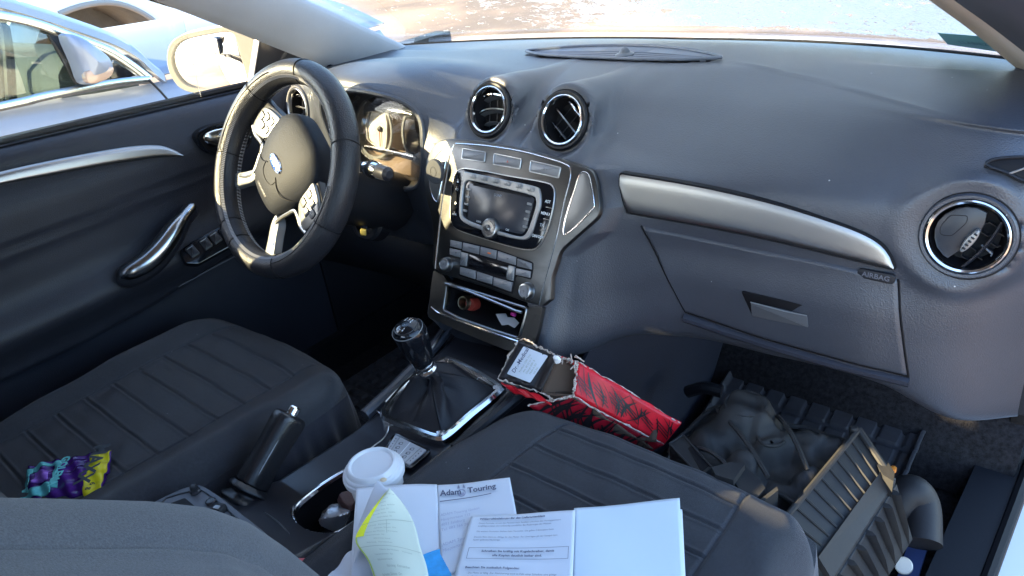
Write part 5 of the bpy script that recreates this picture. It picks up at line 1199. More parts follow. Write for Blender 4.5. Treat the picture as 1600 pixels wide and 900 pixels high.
purple = M('bag_purple', (.055, .012, .14), .22, spec=.6, bump=.6, bscale=70, var=.4, vscale=40); teal = M('bag_teal', (.15, .55, .55), .25, var=.2, vscale=60); lil = M('bag_lilac', (.28, .12, .50), .25, var=.3, vscale=80); yel = M('bag_yellow', (.62, .52, .02), .25, var=.1)
bp1 = bagpatch('foil_bag', 0, 1, 0, 1, purple, SB); yb = bagpatch('yellow_band', .80, .985, 0.0, 1.0, yel, bp1, .0012, 16, 26)
for (a0, a1, b0, b1, m_) in ((.06, .40, .10, .28, teal), (.02, .10, .1, .8, teal), (.10, .48, .72, .86, teal), (.40, .47, .2, .75, teal), (.16, .36, .36, .62, lil)): bagpatch('bag_artwork', a0, a1, b0, b1, m_, bp1, .0012, 20, 8)
def onbag(a, b, h): p = bag(a, b); p2 = bag(a+.05, b); d = p2-p; e = .012; return Fr(fsb.w(p[0], p[1], h), d[0]*fsb.u+d[1]*fsb.v, -d[1]*fsb.u+d[0]*fsb.v)
text('bag_lettering', 'MAXX', onbag(.875, .56, .022).rot(R(-90)), .034, M('bag_black', (.01, .01, .01), .4), yb, h=.0, bold=.0012, sx=.80); text('bag_lettering', '6 g', onbag(.90, .13, .015).rot(R(-90)), .012, MATS['bag_black'], yb, h=.0, bold=.0003)
text('bag_lettering', 'GOLEMA', onbag(.50, .50, .0225).rot(R(-86)), .018, teal, bp1, h=.0, bold=.0008, sx=.8)

# ---------------------------------------------------------------- papers on the passenger seat
def sheet(name, label, q, z, mat, curl=0., thick=.0006, n=16, bend=None, cat_='paper'):
    """q: four px corners bl tl tr br on the level z; returns object and a mapping"""
    c = [HZ(x, y, zz+.014) for (x, y), zz in zip(q, z if isinstance(z, (list, tuple)) else [z]*4)]; rows = []
    def f(a, b):
        p = c[0]*(1-a)*(1-b)+c[1]*(1-a)*b+c[2]*a*b+c[3]*a*(1-b); h = .0012*math.sin(a*5+b*3)+curl*(abs(2*a-1)**3)*.5
        if bend: h += bend(a, b)
        return p+np.array([0, 0, h])
    for a in np.linspace(0, 1, n*2): rows.append([f(a, b) for b in np.linspace(0, 1, n*2)])
    o = gridmesh(name, rows, mat, None, sharp=0, thick=thick, flip=True)
    if label: tag(o, label, cat_, None)
    return o, f
def drop(me_o, f, lift=.0007):
    """lay flat artwork, drawn in the unit square, onto the curved sheet"""
    for v in me_o.data.vertices:
        a, b = v.co.x, v.co.y; p = f(a, b); v.co = Vector([float(k) for k in p+np.array([0, 0, lift])])
    me_o.data.update()
UN = Fr((0, 0, 0), (1, 0, 0), (0, 1, 0))
def ptext(s, a, b, size, par, f, mat=ink, align='LEFT', asp=1.0, rot=0, bold=0., lift=.0022):
    o = text('printed_text', s, Fr((a, b, 0), (1, 0, 0), (0, 1, 0)).rot(rot), size, mat, None, h=0, align=align, sx=asp, bold=bold); drop(o, f, lift); o.parent = par; return o
def pline(a0, b0, a1, b1, w, par, f, mat=ink, name='printed_line', wa=None, lift=.0022):
    n = 14; d = np.array([a1-a0, b1-b0]); L = np.linalg.norm(d); d /= L; e = np.array([-d[1], d[0]])*w/2; V = []
    for k in range(n+1): p = np.array([a0, b0])+d*L*k/n; V += [(p[0]-e[0], p[1]-e[1], 0), (p[0]+e[0], p[1]+e[1], 0)]
    o = mesh(name, V, [[2*k, 2*k+2, 2*k+3, 2*k+1] for k in range(n)], mat, None, 0, fix=False); drop(o, f, lift); o.parent = par; return o
s0, f0 = sheet('folded_letter', 'letter headed with black lettering and underline, unfolded beside the coffee cup', [(690, 905), (683, 758), (797, 749), (816, 850)], .408, white, bend=lambda a, b: .002*a)
s0b, f0b = sheet('letter_fold', None, [(545, 930), (557, 763), (683, 758), (690, 912)], [.402, .420, .408, .408], white, bend=lambda a, b: .004*math.sin(math.pi*a)); s0b.name = 'page_half'; s0b.parent = s0
ptext('Adam', .04, .870, .100, s0, f0, asp=1.2, bold=.0025, lift=.003); ptext('Touring', .41, .872, .100, s0, f0, asp=1.2, bold=.0025, lift=.003); pline(.03, .780, .72, .785, .010, s0, f0)
lg = meshes('printed_emblem', [offring(Fr((.325, .87, 0), (1, 0, 0), (0, 1, 0)), ell(0, 0, .05, .045, 18), .012, 0, .0001, .00001), g_plate(UN, [(.27, .93), (.29, .985), (.31, .94)], 0, .0001, .00001), g_plate(UN, [(.345, .94), (.36, .985), (.385, .93)], 0, .0001, .00001), g_plate(UN, rrect(.325, .86, .07, .03, .01), 0, .0001, .00001)], M('emblem_ink', (.35, .36, .48), .8), None); drop(lg, f0); lg.parent = s0
for i, s in enumerate(['ADAM Touring GmbH', 'Hauptstrasse 112', '4051 Salzburg', 'Tel: 083 366 26 14']): ptext(s, .03, .62-.055*i, .042, s0, f0, asp=1.3, mat=M('pale_ink', (.38, .40, .52), .8))
for i, s in enumerate(['ADAM Touring GmbH  i', 'Mietvertrag  Nr  38']): ptext(s, .03, .30-.06*i, .046, s0, f0, asp=1.3, mat=MATS['pale_ink'])
s1, f1 = sheet('blue_flyer', 'white flyer with a bright blue print sticking out under the printed instructions', [(640, 930), (655, 862), (760, 838), (745, 930)], .409, white)
bm_ = [(.05, .25), (.18, .82), (.40, .98), (.44, .70), (.62, .42), (.62, .02), (.20, .0)]; o = meshes('blue_print', [g_grid([[(.02+.0*b+a*.55, b*(.86+.1*math.sin(a*3)), 0) for b in np.linspace(0, 1, 9)] for a in np.linspace(0, 1, 12)])], blueink, None); drop(o, f1, .0008); o.parent = s1
o = meshes('blue_print', [g_grid([[(.50+.48*a, .62-.28*math.sin(a*2.2)+.20*b+.1*a, 0) for b in np.linspace(0, 1, 5)] for a in np.linspace(0, 1, 12)])], blueink, None); drop(o, f1, .0008); o.parent = s1
s3, f3 = sheet('blank_sheets', 'blank white sheets stacked rightmost on the passenger seat', [(893, 935), (897, 794), (1062, 779), (1070, 940)], [.404, .408, .400, .396], M('sheet_bluewhite', (.54, .62, .70), .7, var=.01), thick=.0015)
s3b, _ = sheet('under_sheet', None, [(900, 940), (880, 800), (1066, 797), (1073, 942)], [.401, .403, .396, .393], white); s3b.parent = s3
s2, f2 = sheet('instruction_sheet', 'white sheet of printed instructions with a boxed sentence, between letter and blank sheets', [(701, 935), (736, 806), (899, 798), (893, 940)], .413, white, thick=.0012)
ptext('Widerrufsbelehrung für das Lieferantenblatt', .10, .935, .034, s2, f2, asp=1.02, bold=.0012)
for i, s in enumerate(['Dieses Formular ist von den Parteien beim Ausfüllen zwischen den Vertragspartnern', 'sorgfältig zu lesen und vollständig auszufüllen. Bei Änderungen der Mietzeit.', '', 'Die weissen Formulare bleiben beim Vermieter. Die gelben 2 Exemplare beim', '', 'Zweites Blatt dient zur Ablage für den Mieter. Für Unterlagen gilt der Stempel dort.', 'Später gelesene Nachträge.']):
    if s: ptext(s, .10-.012*(i > 3), .875-.036*i, .0262, s2, f2, asp=.86)
for l in ((.07, .43, .955, .43), (.07, .56, .955, .56), (.07, .43, .07, .56), (.955, .43, .955, .56)): pline(*l, .004, s2, f2)
ptext('Schreiben Sie kräftig mit Kugelschreiber, damit', .51, .520, .034, s2, f2, align='CENTER', asp=1.0, bold=.001); ptext('alle Kopien deutlich lesbar sind.', .51, .470, .034, s2, f2, align='CENTER', asp=1.0, bold=.001)
ptext('Beachten Sie zusätzlich Folgendes:', .08, .325, .034, s2, f2, asp=1.0, bold=.001)
for i, s in enumerate(['- Die Miete ist fällig. Zur Absicherung wird im Falle einer Schadens eine gültige', '  der Kaution ist auch das Formular zu unterschreiben dabei.', '- Ausgefüllte Blätter sind abzugeben, Kopien.']): ptext(s, .10, .262-.042*i, .028, s2, f2, asp=.86)
# curled form with a yellow edge, leaning against the letter
cq = [HZ(x, y, z) for (x, y), z in zip([(548, 935), (557, 835), (601, 764), (625, 762), (648, 800), (660, 850), (668, 935)], [.40, .425, .455, .455, .44, .43, .42])]
left = cat([HZ(595, 940, 0.437), HZ(577, 880, 0.442), HZ(556, 848, 0.447), HZ(563, 825, 0.454), HZ(583, 795, 0.465), HZ(606, 766, 0.472)], 6, False)
right = cat([HZ(675, 945, 0.429), HZ(668, 890, 0.431), HZ(657, 855, 0.435), HZ(648, 820, 0.441), HZ(632, 790, 0.453), HZ(614, 768, 0.469)], 6, False)
NL = len(left)
def ff3(a, b):
    t = b*(NL-1); i = int(min(max(t, 0), NL-2)); w = t-i; l = np.array(left[i])*(1-w)+np.array(left[i+1])*w; r = np.array(right[i])*(1-w)+np.array(right[i+1])*w
    return l*(1-a)+r*a+np.array([0, 0, .010*math.sin(math.pi*min(max(a, 0), 1))*(1-b*.6)])
s4 = gridmesh('curled_form', [[ff3(a, b) for b in np.linspace(0, 1, 40)] for a in np.linspace(0, 1, 24)], cream, None, sharp=0, thick=.0005, flip=True); tag(s4, 'pale green printed form with a yellow edge curling over the letter', 'form')
o = meshes('yellow_edge', [g_grid([[(a, b, 0) for b in np.linspace(.46, .985, 20)] for a in np.linspace(0, .14, 4)])], yellow, None, 0); drop(o, ff3, .0008); o.parent = s4
o = meshes('yellow_edge', [g_grid([[(a, b, 0) for b in np.linspace(0, .46, 14)] for a in (0, .025)])], M('form_green', (.45, .55, .10), .6), None, 0); drop(o, ff3, .0008); o.parent = s4
gi_ = M('form_ink', (.30, .34, .28), .8)
for i, b in enumerate(np.linspace(.04, .90, 22)):
    if i in (7, 14): pline(.02, b, .98, b-.0, .004, s4, ff3, gi_)
    else: ptext(['Unternehmen  Nr.', 'Name des Mieters    Vorname', 'Adresse, Strasse  Ort', 'Fahrzeug   Kennzeichen', 'Kilometerstand'][i % 5], .17 if i % 3 else .3, b, .020, s4, ff3, gi_, asp=2.1)
pline(.52, .47, .50, .62, .006, s4, ff3, gi_)
s5, f5 = sheet('white_slip', 'crumpled white slip of paper under the curled form beside the console', [(500, 930), (520, 888), (572, 840), (600, 930)], [.385, .39, .415, .40], white, bend=lambda a, b: .004*math.sin(a*9+b*4))
s6, f6 = sheet('white_backing', 'back side of the curled form turned up behind its yellow edge', [(553, 880), (560, 820), (590, 752), (607, 765)], [.41, .42, .455, .452], white, bend=lambda a, b: .003*math.sin(a*3))
s6.parent = s4; s6.name = 'form_back'; del s6['label']; del s6['category']

# ---------------------------------------------------------------- red cardboard box, open at the near end
BX = thing('cardboard_box', 'torn red and black cardboard box, open ended, wedged between console and passenger footwell', 'box', (.2, .15, .38))
a_ = HZ(872, 556, .455); b_ = HZ(903, 566, .452); c_ = HZ(896, 618, .408); d_ = HZ(846, 613, .405)
B_ = HZ(1064, 662, .352); C_ = HZ(1038, 694, .318)
axb = ((B_-b_)+(C_-c_))/2; A_ = a_+axb; D_ = d_+axb
def artmat(name, red, blk, sc, seed):
    m = bpy.data.materials.new(name); m.use_nodes = True; n = m.node_tree; p = n.nodes['Principled BSDF']; p.inputs['Roughness'].default_value = .35
    tc = n.nodes.new('ShaderNodeTexCoord'); mp = n.nodes.new('ShaderNodeMapping'); mp.inputs['Location'].default_value = (seed, seed*.7, 0); mp.inputs['Rotation'].default_value = (.3, .5, .9); n.links.new(tc.outputs['Object'], mp.inputs['Vector'])
    fac = None
    for k, (s_, d_, th_) in enumerate(((sc, 6, .72), (sc*2.9, 4, .84))):
        w = n.nodes.new('ShaderNodeTexWave'); w.inputs['Scale'].default_value = s_; w.inputs['Distortion'].default_value = d_; w.inputs['Detail'].default_value = 1.5; w.inputs['Detail Scale'].default_value = .8; w.bands_direction = 'X'
        n.links.new(mp.outputs[0], w.inputs['Vector']); g_ = n.nodes.new('ShaderNodeMath'); g_.operation = 'GREATER_THAN'; g_.inputs[1].default_value = th_; n.links.new(w.outputs['Fac'], g_.inputs[0])
        if fac is None: fac = g_
        else:
            x_ = n.nodes.new('ShaderNodeMath'); x_.operation = 'MAXIMUM'; n.links.new(fac.outputs[0], x_.inputs[0]); n.links.new(g_.outputs[0], x_.inputs[1]); fac = x_
    mx = n.nodes.new('ShaderNodeMix'); mx.data_type = 'RGBA'; mx.inputs['A'].default_value = (*red, 1); mx.inputs['B'].default_value = (*blk, 1); n.links.new(fac.outputs[0], mx.inputs['Factor']); n.links.new(mx.outputs['Result'], p.inputs['Base Color'])
    return m
rib = artmat('box_artwork', (.55, .006, .014), (.010, .008, .010), 9, 1.3); rib2 = artmat('box_artwork_dark', (.22, .004, .016), (.010, .008, .012), 15, 4.1)
def quad(name, p, mat, par, n=10, torn=0, seed=0, thick=.0028, wob=.0012):
    rg = np.random.default_rng(seed); rows = []
    for i in range(n*3):
        a = i/(n*3-1); row = []
        for j in range(n):
            b = j/(n-1); q = p[0]*(1-a)*(1-b)+p[1]*a*(1-b)+p[2]*a*b+p[3]*(1-a)*b; row.append(q)
        rows.append(row)
    rows = np.array(rows); nn = np.cross(p[1]-p[0], p[3]-p[0]); nn /= np.linalg.norm(nn); rows += nn*(wob*np.sin(np.arange(n*3)*.7+seed)[:, None, None])
    e = (p[0]-p[1])/np.linalg.norm(p[0]-p[1]); rows[0] += e*rg.uniform(-torn, torn, n)[:, None]
    o = gridmesh(name, rows, mat, par, sharp=0, thick=0); md = o.modifiers.new('thickness', 'SOLIDIFY'); md.thickness = thick; md.offset = 0; return o
sp1 = quad('side_panel', [b_, B_, C_, c_], redcard, BX, torn=.003, seed=1)
e_ = HZ(826, 634, .385); low = [c_, C_, C_+(e_-c_)*.95+np.array([0, 0, -.03]), e_]
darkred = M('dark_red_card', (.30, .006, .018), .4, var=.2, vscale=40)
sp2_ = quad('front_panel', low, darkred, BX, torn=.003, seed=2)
def strokes(q, par, n, seed, w0):
    rg = np.random.default_rng(seed); nn = np.cross(q[1]-q[0], q[3]-q[0]); nn /= np.linalg.norm(nn); nn *= np.sign(nn@(CAM-q[0])); L = []
    def pt(a, b): a = np.clip(a, .012, .99); b = np.clip(b, .02, .98); return q[0]*(1-a)*(1-b)+q[1]*a*(1-b)+q[2]*a*b+q[3]*(1-a)*b+nn*.0034
    for k in range(n):
        a0 = (k+rg.uniform(-.3, .3))/n; sl = rg.choice([.10, .16, -.08, .22]); b0, b1 = rg.uniform(-.1, .25), rg.uniform(.6, 1.1); w = w0*rg.uniform(.25, 1.5); cv = rg.uniform(-.06, .06); row = []
        for t in np.linspace(0, 1, 14):
            a = a0+sl*t+cv*math.sin(math.pi*t); b = b0+(b1-b0)*t; ww = w*(.25+math.sin(math.pi*min(max(t, 0), 1)))
            row.append([pt(a-ww, b), pt(a+ww, b)])
        L.append(g_grid(row))
        if k % 3 == 0:
            for j in range(3): L.append(g_grid([[pt(a0+.02*j+.16*t, .3+.12*j+.25*t), pt(a0+.02*j+.16*t, .3+.12*j+.25*t+.035)] for t in np.linspace(0, 1, 8)]))
    meshes('printed_artwork', L, blkcard, par)
strokes([b_, B_, C_, c_], sp1, 19, 3, .009); strokes(low, sp2_, 26, 8, .013)
quad('top_panel', [a_, A_, B_, b_], redcard, BX, torn=.002, seed=3); quad('back_panel', [a_, A_, D_, d_], cardin, BX, seed=4)
quad('end_panel', [b_+axb*.85, a_+axb*.85, d_+axb*.85, c_+axb*.85], cardin, BX, seed=5); quad('bottom_panel', [d_, D_, D_+(c_-d_)*.5, c_], cardin, BX, seed=6)
t1, t2, t3, t4 = HZ(812, 532, .466), a_, d_, HZ(779, 592, .418)
fl_ = quad('flap', [t4, t3, t2, t1], blkcard, BX, seed=7); fl_['label'] = 'black flap with a white label'
ctr = (t1+t2+t3+t4)/4; ff_ = Fr(ctr, (t2-t1)+(t3-t4), (t1-t4)+(t2-t3)); 
if ff_.n@(CAM-ff_.o) < 0: ff_ = Fr(ff_.o, ff_.u, -ff_.v)
lb = ff_.pts([(792, 584), (828, 598), (856, 556), (818, 541)], .003); lbo = plate('shipping_label', ff_, rnd(lb, .002, 3), .001, .0032, white, fl_, b=.0003)
ld = np.array(lb[3])-np.array(lb[0]); fl3 = Fr(ff_.w(*(np.mean(lb, 0)), .0034), ff_.u, ff_.v).rot(math.atan2(ld[1], ld[0]))
text('label_lettering', 'Dr.-Medical', fl3.at(0, .013), .0095, ink, lbo, h=.0002, bold=.0001)
for k in range(5): text('label_lettering', ['Postfach 1206  Linz', 'Art. 40 22 31 7', 'Charge 0081 B', 'Made in EU', '100 Stk.'][k], fl3.at(-.0, .004-.0055*k), .0042, gi_, lbo, h=.0002)
def torn_edge(path, r, seed, name='torn_edge'):
    rg = np.random.default_rng(seed); p = np.array(cat([tuple(q) for q in path], 14, False)); p += rg.normal(0, .0009, p.shape); rr = np.abs(rg.normal(r, r*.45, len(p)))+.0004
    tube(name, p, rr, kraft, BX, seg=7)
torn_edge([t4, t1, (t1+t2)/2+np.array([0, 0, .002]), t2, b_], .0012, 1); torn_edge([b_, (b_+c_)/2, c_], .0014, 2); torn_edge([c_, e_], .0011, 3); torn_edge([t4, t3, (t3+c_)/2+np.array([.0, -.012, -.004]), c_], .0012, 4); torn_edge([t3, t2], .0009, 5)
torn_edge([b_, b_+axb*.5, B_], .0007, 6); torn_edge([c_, c_+axb*.5, C_], .0008, 7)
# red strip torn open under the flap
rs_ = [HZ(783, 598, .405), HZ(846, 618, .400), HZ(862, 632, .395), HZ(800, 612, .390)]; quad('torn_strip', [rs_[0], rs_[1], rs_[2], rs_[3]], redcard, BX, seed=9)
rg = np.random.default_rng(5); L = []
for k in range(16):
    p = b_+(a_-b_)*rg.uniform(-.2, .8)+rg.normal(0, .003, 3); L.append(g_tube([p, p+rg.normal(0, .008, 3)], .0011, seg=5))
meshes('frayed_fibres', L, kraft, BX)
crumple('foam_ball', HZ(871, 562, .462), .0065, M('foam_white', (.85, .85, .85), .8), 'small white lump of foam stuck to the edge of the red box', 'foam ball', (1, .8, 1), 12, 14)

# ---------------------------------------------------------------- air filter housing in the passenger footwell
AF = thing('air_filter_housing', 'dirty black plastic air filter housing with ribbed side, lying in the passenger footwell', 'engine part', (.5, .27, .10))
# lumpy cover
oc = cat([HZ(x, y, .335) for x, y in [(1047, 692), (1075, 660), (1112, 627), (1150, 621), (1180, 623), (1210, 640), (1236, 652), (1262, 656), (1295, 668), (1322, 676), (1330, 690), (1308, 715), (1290, 735), (1262, 762), (1245, 772), (1215, 757), (1195, 780), (1177, 792), (1140, 770), (1100, 745)]], 3)
oc = np.array(oc); cen = oc.mean(0); rows = []
BUMP = [((1165, 655), .050, .045), ((1205, 690), .030, .020), ((1110, 680), .035, .018), ((1160, 735), .030, .030), ((1255, 690), .030, .016), ((1262, 740), .024, .022), ((1130, 705), .014, -.028), ((1225, 720), .035, -.018), ((1180, 765), .016, .026), ((1300, 690), .02, .018), ((1235, 660), .012, -.014)]
BC = [(HZ(*p, .335)[:2], r, h) for p, r, h in BUMP]
for t in list(np.linspace(.02, 1, 52)):
    row = []
    for p in oc:
        q = cen+(p-cen)*t; z = .325-.012*t**6
        for c, r, h in BC: d = np.hypot(*(q[:2]-c)); z += h*float(1-ssm(.55, 1.15, d/r))
        z += .003*math.sin(q[0]*110+q[1]*60)+.0025*math.sin(q[1]*150-q[0]*40); row.append((q[0], q[1], z))
    rows.append(row)
rows.append([(p[0], p[1], .27) for p in oc]); rows.append([(p[0]*.96+cen[0]*.04, p[1]*.96+cen[1]*.04, .16) for p in oc])
gridmesh('cover', rows, dirty, AF, closed=True, sharp=0)
tube('cover_flange', [(p[0], p[1], .318) for p in oc], .0045, dirty, AF, closed=True, seg=8)
for c, r, h in BC[:2]: tube('cover_ridge', [(c[0]+r*.62*math.cos(a), c[1]+r*.62*math.sin(a), .323+h*.93) for a in np.linspace(0, 2*math.pi, 30, endpoint=False)], .0028, dirty, AF, closed=True, seg=6)
for q0, q1 in (((1120, 640), (1200, 745)), ((1215, 650), (1262, 735)), ((1090, 700), (1150, 745))):
    A_1, A_2 = HZ(*q0, .345), HZ(*q1, .345); tube('cover_ridge', [A_1*(1-t)+A_2*t+np.array([0, 0, .012*math.sin(math.pi*t)]) for t in np.linspace(0, 1, 10)], .0035, dirty, AF, seg=6)
# intake snorkel and clip tower on the near side
def hexa(name, top, drop_, mat, par, b=0):
    top = [np.array(p) for p in top]; c = sum(top)/len(top); n = len(top); V = list(top)+[p+(c-p)*b+np.array([0, 0, -drop_]) for p in top]
    return mesh(name, V, [list(range(n))[::-1], [i+n for i in range(n)]]+[[i, (i+1) % n, (i+1) % n+n, i+n] for i in range(n)], mat, par, 25)
T = lambda l, z: [HZ(x, y, z) for x, y in l]
hexa('intake_duct', T([(1046, 693), (1068, 680), (1112, 730), (1096, 747)], .352), .09, dirty, AF)
hexa('clip_tower', T([(1112, 730), (1140, 722), (1164, 725), (1146, 750), (1118, 742)], .372), .09, dirty, AF, -.12)
hexa('clip_tower', T([(1146, 750), (1164, 726), (1196, 762), (1172, 790)], .362), .08, dirty, AF, -.1)
hexa('clip_tower', T([(1180, 786), (1214, 760), (1216, 766), (1180, 793)], .362), .03, dirty, AF)
tube('snorkel_rim', T([(1046, 693), (1068, 680), (1112, 730), (1096, 747), (1046, 693)], .354), .0016, dirty, AF, seg=6)
plate('duct_mouth', Fr((0, 0, .3525), (1, 0, 0), (0, 1, 0)), [tuple(p[:2]) for p in T([(1075, 700), (1086, 695), (1108, 727), (1096, 738)], .3525)], 0, .0008, black, AF)
# ribbed upper panel
r1, r2, r3, r4 = HZ(1338, 674, .345), HZ(1384, 742, .310), HZ(1276, 872, .300), HZ(1212, 826, .335)
quad('ribbed_panel', [r1, r2, r3, r4], dirty, AF, n=12, seed=3, thick=.004, wob=0)
nr = np.cross(r2-r1, r4-r1); nr /= np.linalg.norm(nr); nr *= np.sign(nr[2])
def bl(a, b): return r1*(1-a)*(1-b)+r2*a*(1-b)+r3*a*b+r4*(1-a)*b
for k in range(1, 10):
    b = k/10; tube('rib', [bl(.02, b)+nr*.003, bl(.90, b)+nr*.003], [.0018, .0016], dirty, AF, seg=6, up=nr, flat=1.5)
tube('panel_edge', [bl(0, 0)+nr*.004, bl(0, 1.0)+nr*.004], .0045, dirty, AF, seg=8); tube('panel_edge', [bl(0, -.01)+nr*.004, bl(1, -.01)+nr*.004], .0050, dirty, AF, seg=8)
# flange and the lower body falling away to the right
g1, g2, g3, g4 = HZ(1376, 735, .318), HZ(1400, 748, .302), HZ(1300, 905, .285), HZ(1276, 872, .304)
hexa('flange', [g1+nr*.004, g2, g3, g4+nr*.004], .016, dirty, AF)
h2, h3 = HZ(1424, 842, .14), HZ(1345, 960, .14)
quad('lower_body', [g2+np.array([0, 0, -.01]), h2, h3, g3+np.array([0, 0, -.01])], dirty, AF, n=12, seed=5, thick=.004, wob=0)
for k in range(7):
    b = .08+k*.14; p0_ = (g2*(1-b)+g3*b)+np.array([-.002, 0, -.010]); p1_ = h2*(1-b)+h3*b; n2 = np.cross(h2-g2, g3-g2); n2 /= np.linalg.norm(n2); n2 *= np.sign(n2@(CAM-g2))
    tube('rib', [p0_+n2*.004, p0_*.45+p1_*.55+n2*.003, p1_], [.004, .003, .001], dirty, AF, seg=6, up=n2, flat=3.0)
hexa('latch', T([(1362, 714), (1378, 708), (1398, 738), (1396, 752), (1380, 742)], .322), .03, dirty, AF)
lathe('bolt_boss', Fr(HZ(1334, 672, .35), (1, 0, 0), (0, 1, 0)), [(.006, -.02), (.006, .004), (.004, .006), (0, .006)], dirty, AF, n=16)
lathe('orange_grommet', Fr(HZ(1396, 733, .31), (1, 0, 0), (0, 1, 0)), [(.004, -.004), (.004, .003), (0, .004)], M('grommet_orange', (.6, .2, .03), .4), AF, n=14)
meshes('inner_body', [g_box((.40, .20, .05), (.56, .36, .28))], dirty, AF)
# air hose next to it, bottle cap and a blue folder edge
HS = tube('air_hose', cat([HZ(1395, 800, .12), HZ(1420, 770, .15), HZ(1438, 790, .13), HZ(1440, 850, .10)], 8, False), .030, M('hose_rubber', (.012, .011, .013), .6, spec=.5, bump=.3, bscale=60), None, seg=28); tag(HS, 'thick smooth black hose lying beside the filter housing', 'hose')
o = plate('blue_folder', Fr(HZ(1425, 880, .06), (HZ(1436, 850, .06)-HZ(1420, 900, .06)), (1, 0, .3)), rrect(.0, 0, .12, .03, .003), 0, .004, M('folder_blue', (.06, .09, .22), .4), None); tag(o, 'dark blue folder edge on the floor right of the filter housing', 'folder')
CPc = lathe('bottle_cap', Fr(HZ(1412, 884, .075), (1, 0, 0), (0, .8, .5)), [(.013, -.006), (.0135, .004), (.012, .006), (0, .006)], M('cap_beige', (.70, .62, .52), .5), None, n=28); tag(CPc, 'beige plastic bottle cap on the floor in the lower right corner', 'bottle cap')

# ---------------------------------------------------------------- rubber mats
def tilemat(name, label, x0, x1, y0, y1, zf, step=.040):
    nx, ny = int((x1-x0)/.003), int((y1-y0)/.003); X, Y = np.meshgrid(np.linspace(x0, x1, nx), np.linspace(y0, y1, ny)); Z = zf(X, Y)
    gx = np.abs(((X-x0)/step) % 1-.5)*step; gy = np.abs(((Y-y0)/step+.5*0) % 1-.5)*step
    m = np.minimum(step/2-gx, step/2-gy); Z = Z+.005*ssm(.0035, .0060, m)
    ed = np.minimum(np.minimum(X-x0, x1-X), np.minimum(Y-y0, y1-Y)); Z = Z+.012*(1-ssm(.006, .014, ed))
    o = gridmesh(name, np.stack([X, Y, Z], -1), rubber, None, sharp=40, thick=.004, flip=False); tag(o, label, 'floor mat', 'rubber floor mats'); return o
zf = lambda X, Y: .050+.30*np.clip((Y-.55), 0, 1)+.25*np.clip(Y-.72, 0, 1)
mt = tilemat('rubber_mat', 'black rubber mat with raised square tiles in the passenger footwell', .20, .60, .16, .86, zf, .046)
tilemat('rubber_mat', 'black rubber mat with raised tiles in the driver footwell', -.62, -.17, .12, .80, zf, .030)
# carpeted side lining behind the mat
o = tube('grey_pipe', cat([HZ(1075, 612, .22), HZ(1100, 606, .24), HZ(1128, 612, .24)], 6, False), .012, dark, None, seg=10); tag(o, 'short dark pipe behind the filter housing at the tunnel side', 'pipe')
TC = plate('tunnel_side_panel', Fr((.160, 0, 0), (0, -1, 0), (0, 0, 1)), cat([(-.14, .05), (-.14, .30), (-.26, .40), (-.34, .46), (-.45, .46), (-.62, .42), (-.80, .36), (-.90, .05)], 4), -.01, .0, dash_shaded, CC, b=.006)
tube('panel_seam', cat([(.163, .30, .20), (.164, .33, .32), (.163, .37, .42), (.161, .44, .465)], 8, False), .0014, black, TC, seg=6)
lathe('fixing_clip', Fr(HX(1022, 567, .163), (0, -1, 0), (0, 0, 1)), [(.008, -.004), (.0075, .002), (.005, .003), (0, .001)], dark, TC, n=20)

# ================================================================== outside the driver window
NC = thing('neighbour_car', 'silver blue saloon parked close beside the driver window', 'car', (-2.4, -.2, GZ))
fn = Fr((-1.75, 0, .8), (0, 1, 0), (0, 0, 1)); 
if fn.n[0] < 0: fn = Fr(fn.o, (0, -1, 0), (0, 0, 1))
def N(l, h=0): return fn.pts(l, h)
# body side as a curved sheet: belt line down to the sill
rows = []
for z, dx in ((.735, 0), (.70, .028), (.62, .048), (.5, .055), (.3, .05), (.1, .03), (-.1, 0)):
    row = []
    for y in np.linspace(-1.9, 1.7, 60): row.append((-1.79+dx-.10*max(0, (y-.3))**2, y, z+(-.02*max(0, y-.3) if z > .6 else 0)+.015*0))
    rows.append(row)
bz_ = lambda y: float(np.interp(y, [-2, .078, .36, .557, 1.7], [.78, .742, .712, .700, .66]))
for i, y in enumerate(np.linspace(-1.9, 1.7, 60)):
    z0 = bz_(y)-.012; 
    for k in range(7): x, yy, z = rows[k][i]; rows[k][i] = (x, yy, z0-(.735-z)*1.0)
gridmesh('door_panel', rows, silvercar, NC, flip=True, thick=.01)
glp = N([(-400, 70), (0, 26), (60, 41), (118, 60), (140, 105), (138, 130), (60, 150), (0, 164), (-400, 240)]); gpl = plate('side_window', fn, rnd(glp, .004), -.012, -.004, tintglass, NC, b=.001)
# roof rail and A pillar swooping down to the bonnet
rail = cat([(-500, -60), (-150, -30), (0, 5), (60, 22), (120, 42), (180, 64), (215, 84), (240, 108), (258, 122)], 4, False); P1 = [fn.w(*fn.px(x, y-14), -.04) for x, y in rail]; P2 = [fn.w(*fn.px(x, y+7), .01) for x, y in rail]; P0 = [fn.w(*fn.px(x, y-24), -.14)+np.array([-.10, 0, .0]) for x, y in rail]
gridmesh('roof_pillar', [P0, P1, [(a*.4+b*.6)+np.array([.014, 0, .006]) for a, b in zip(P1, P2)], P2, [p+np.array([-.03, 0, -.004]) for p in P2]], silvercar, NC, sharp=50, flip=True, thick=.006)
ct = cat([(-500, -10), (-150, 0), (0, 24), (60, 38), (105, 55), (165, 78), (205, 103), (232, 124)], 4, False); tube('window_trim', [fn.w(*fn.px(x, y), .008) for x, y in ct], .014, chromeout, NC, seg=8, flat=.4, up=fn.n)
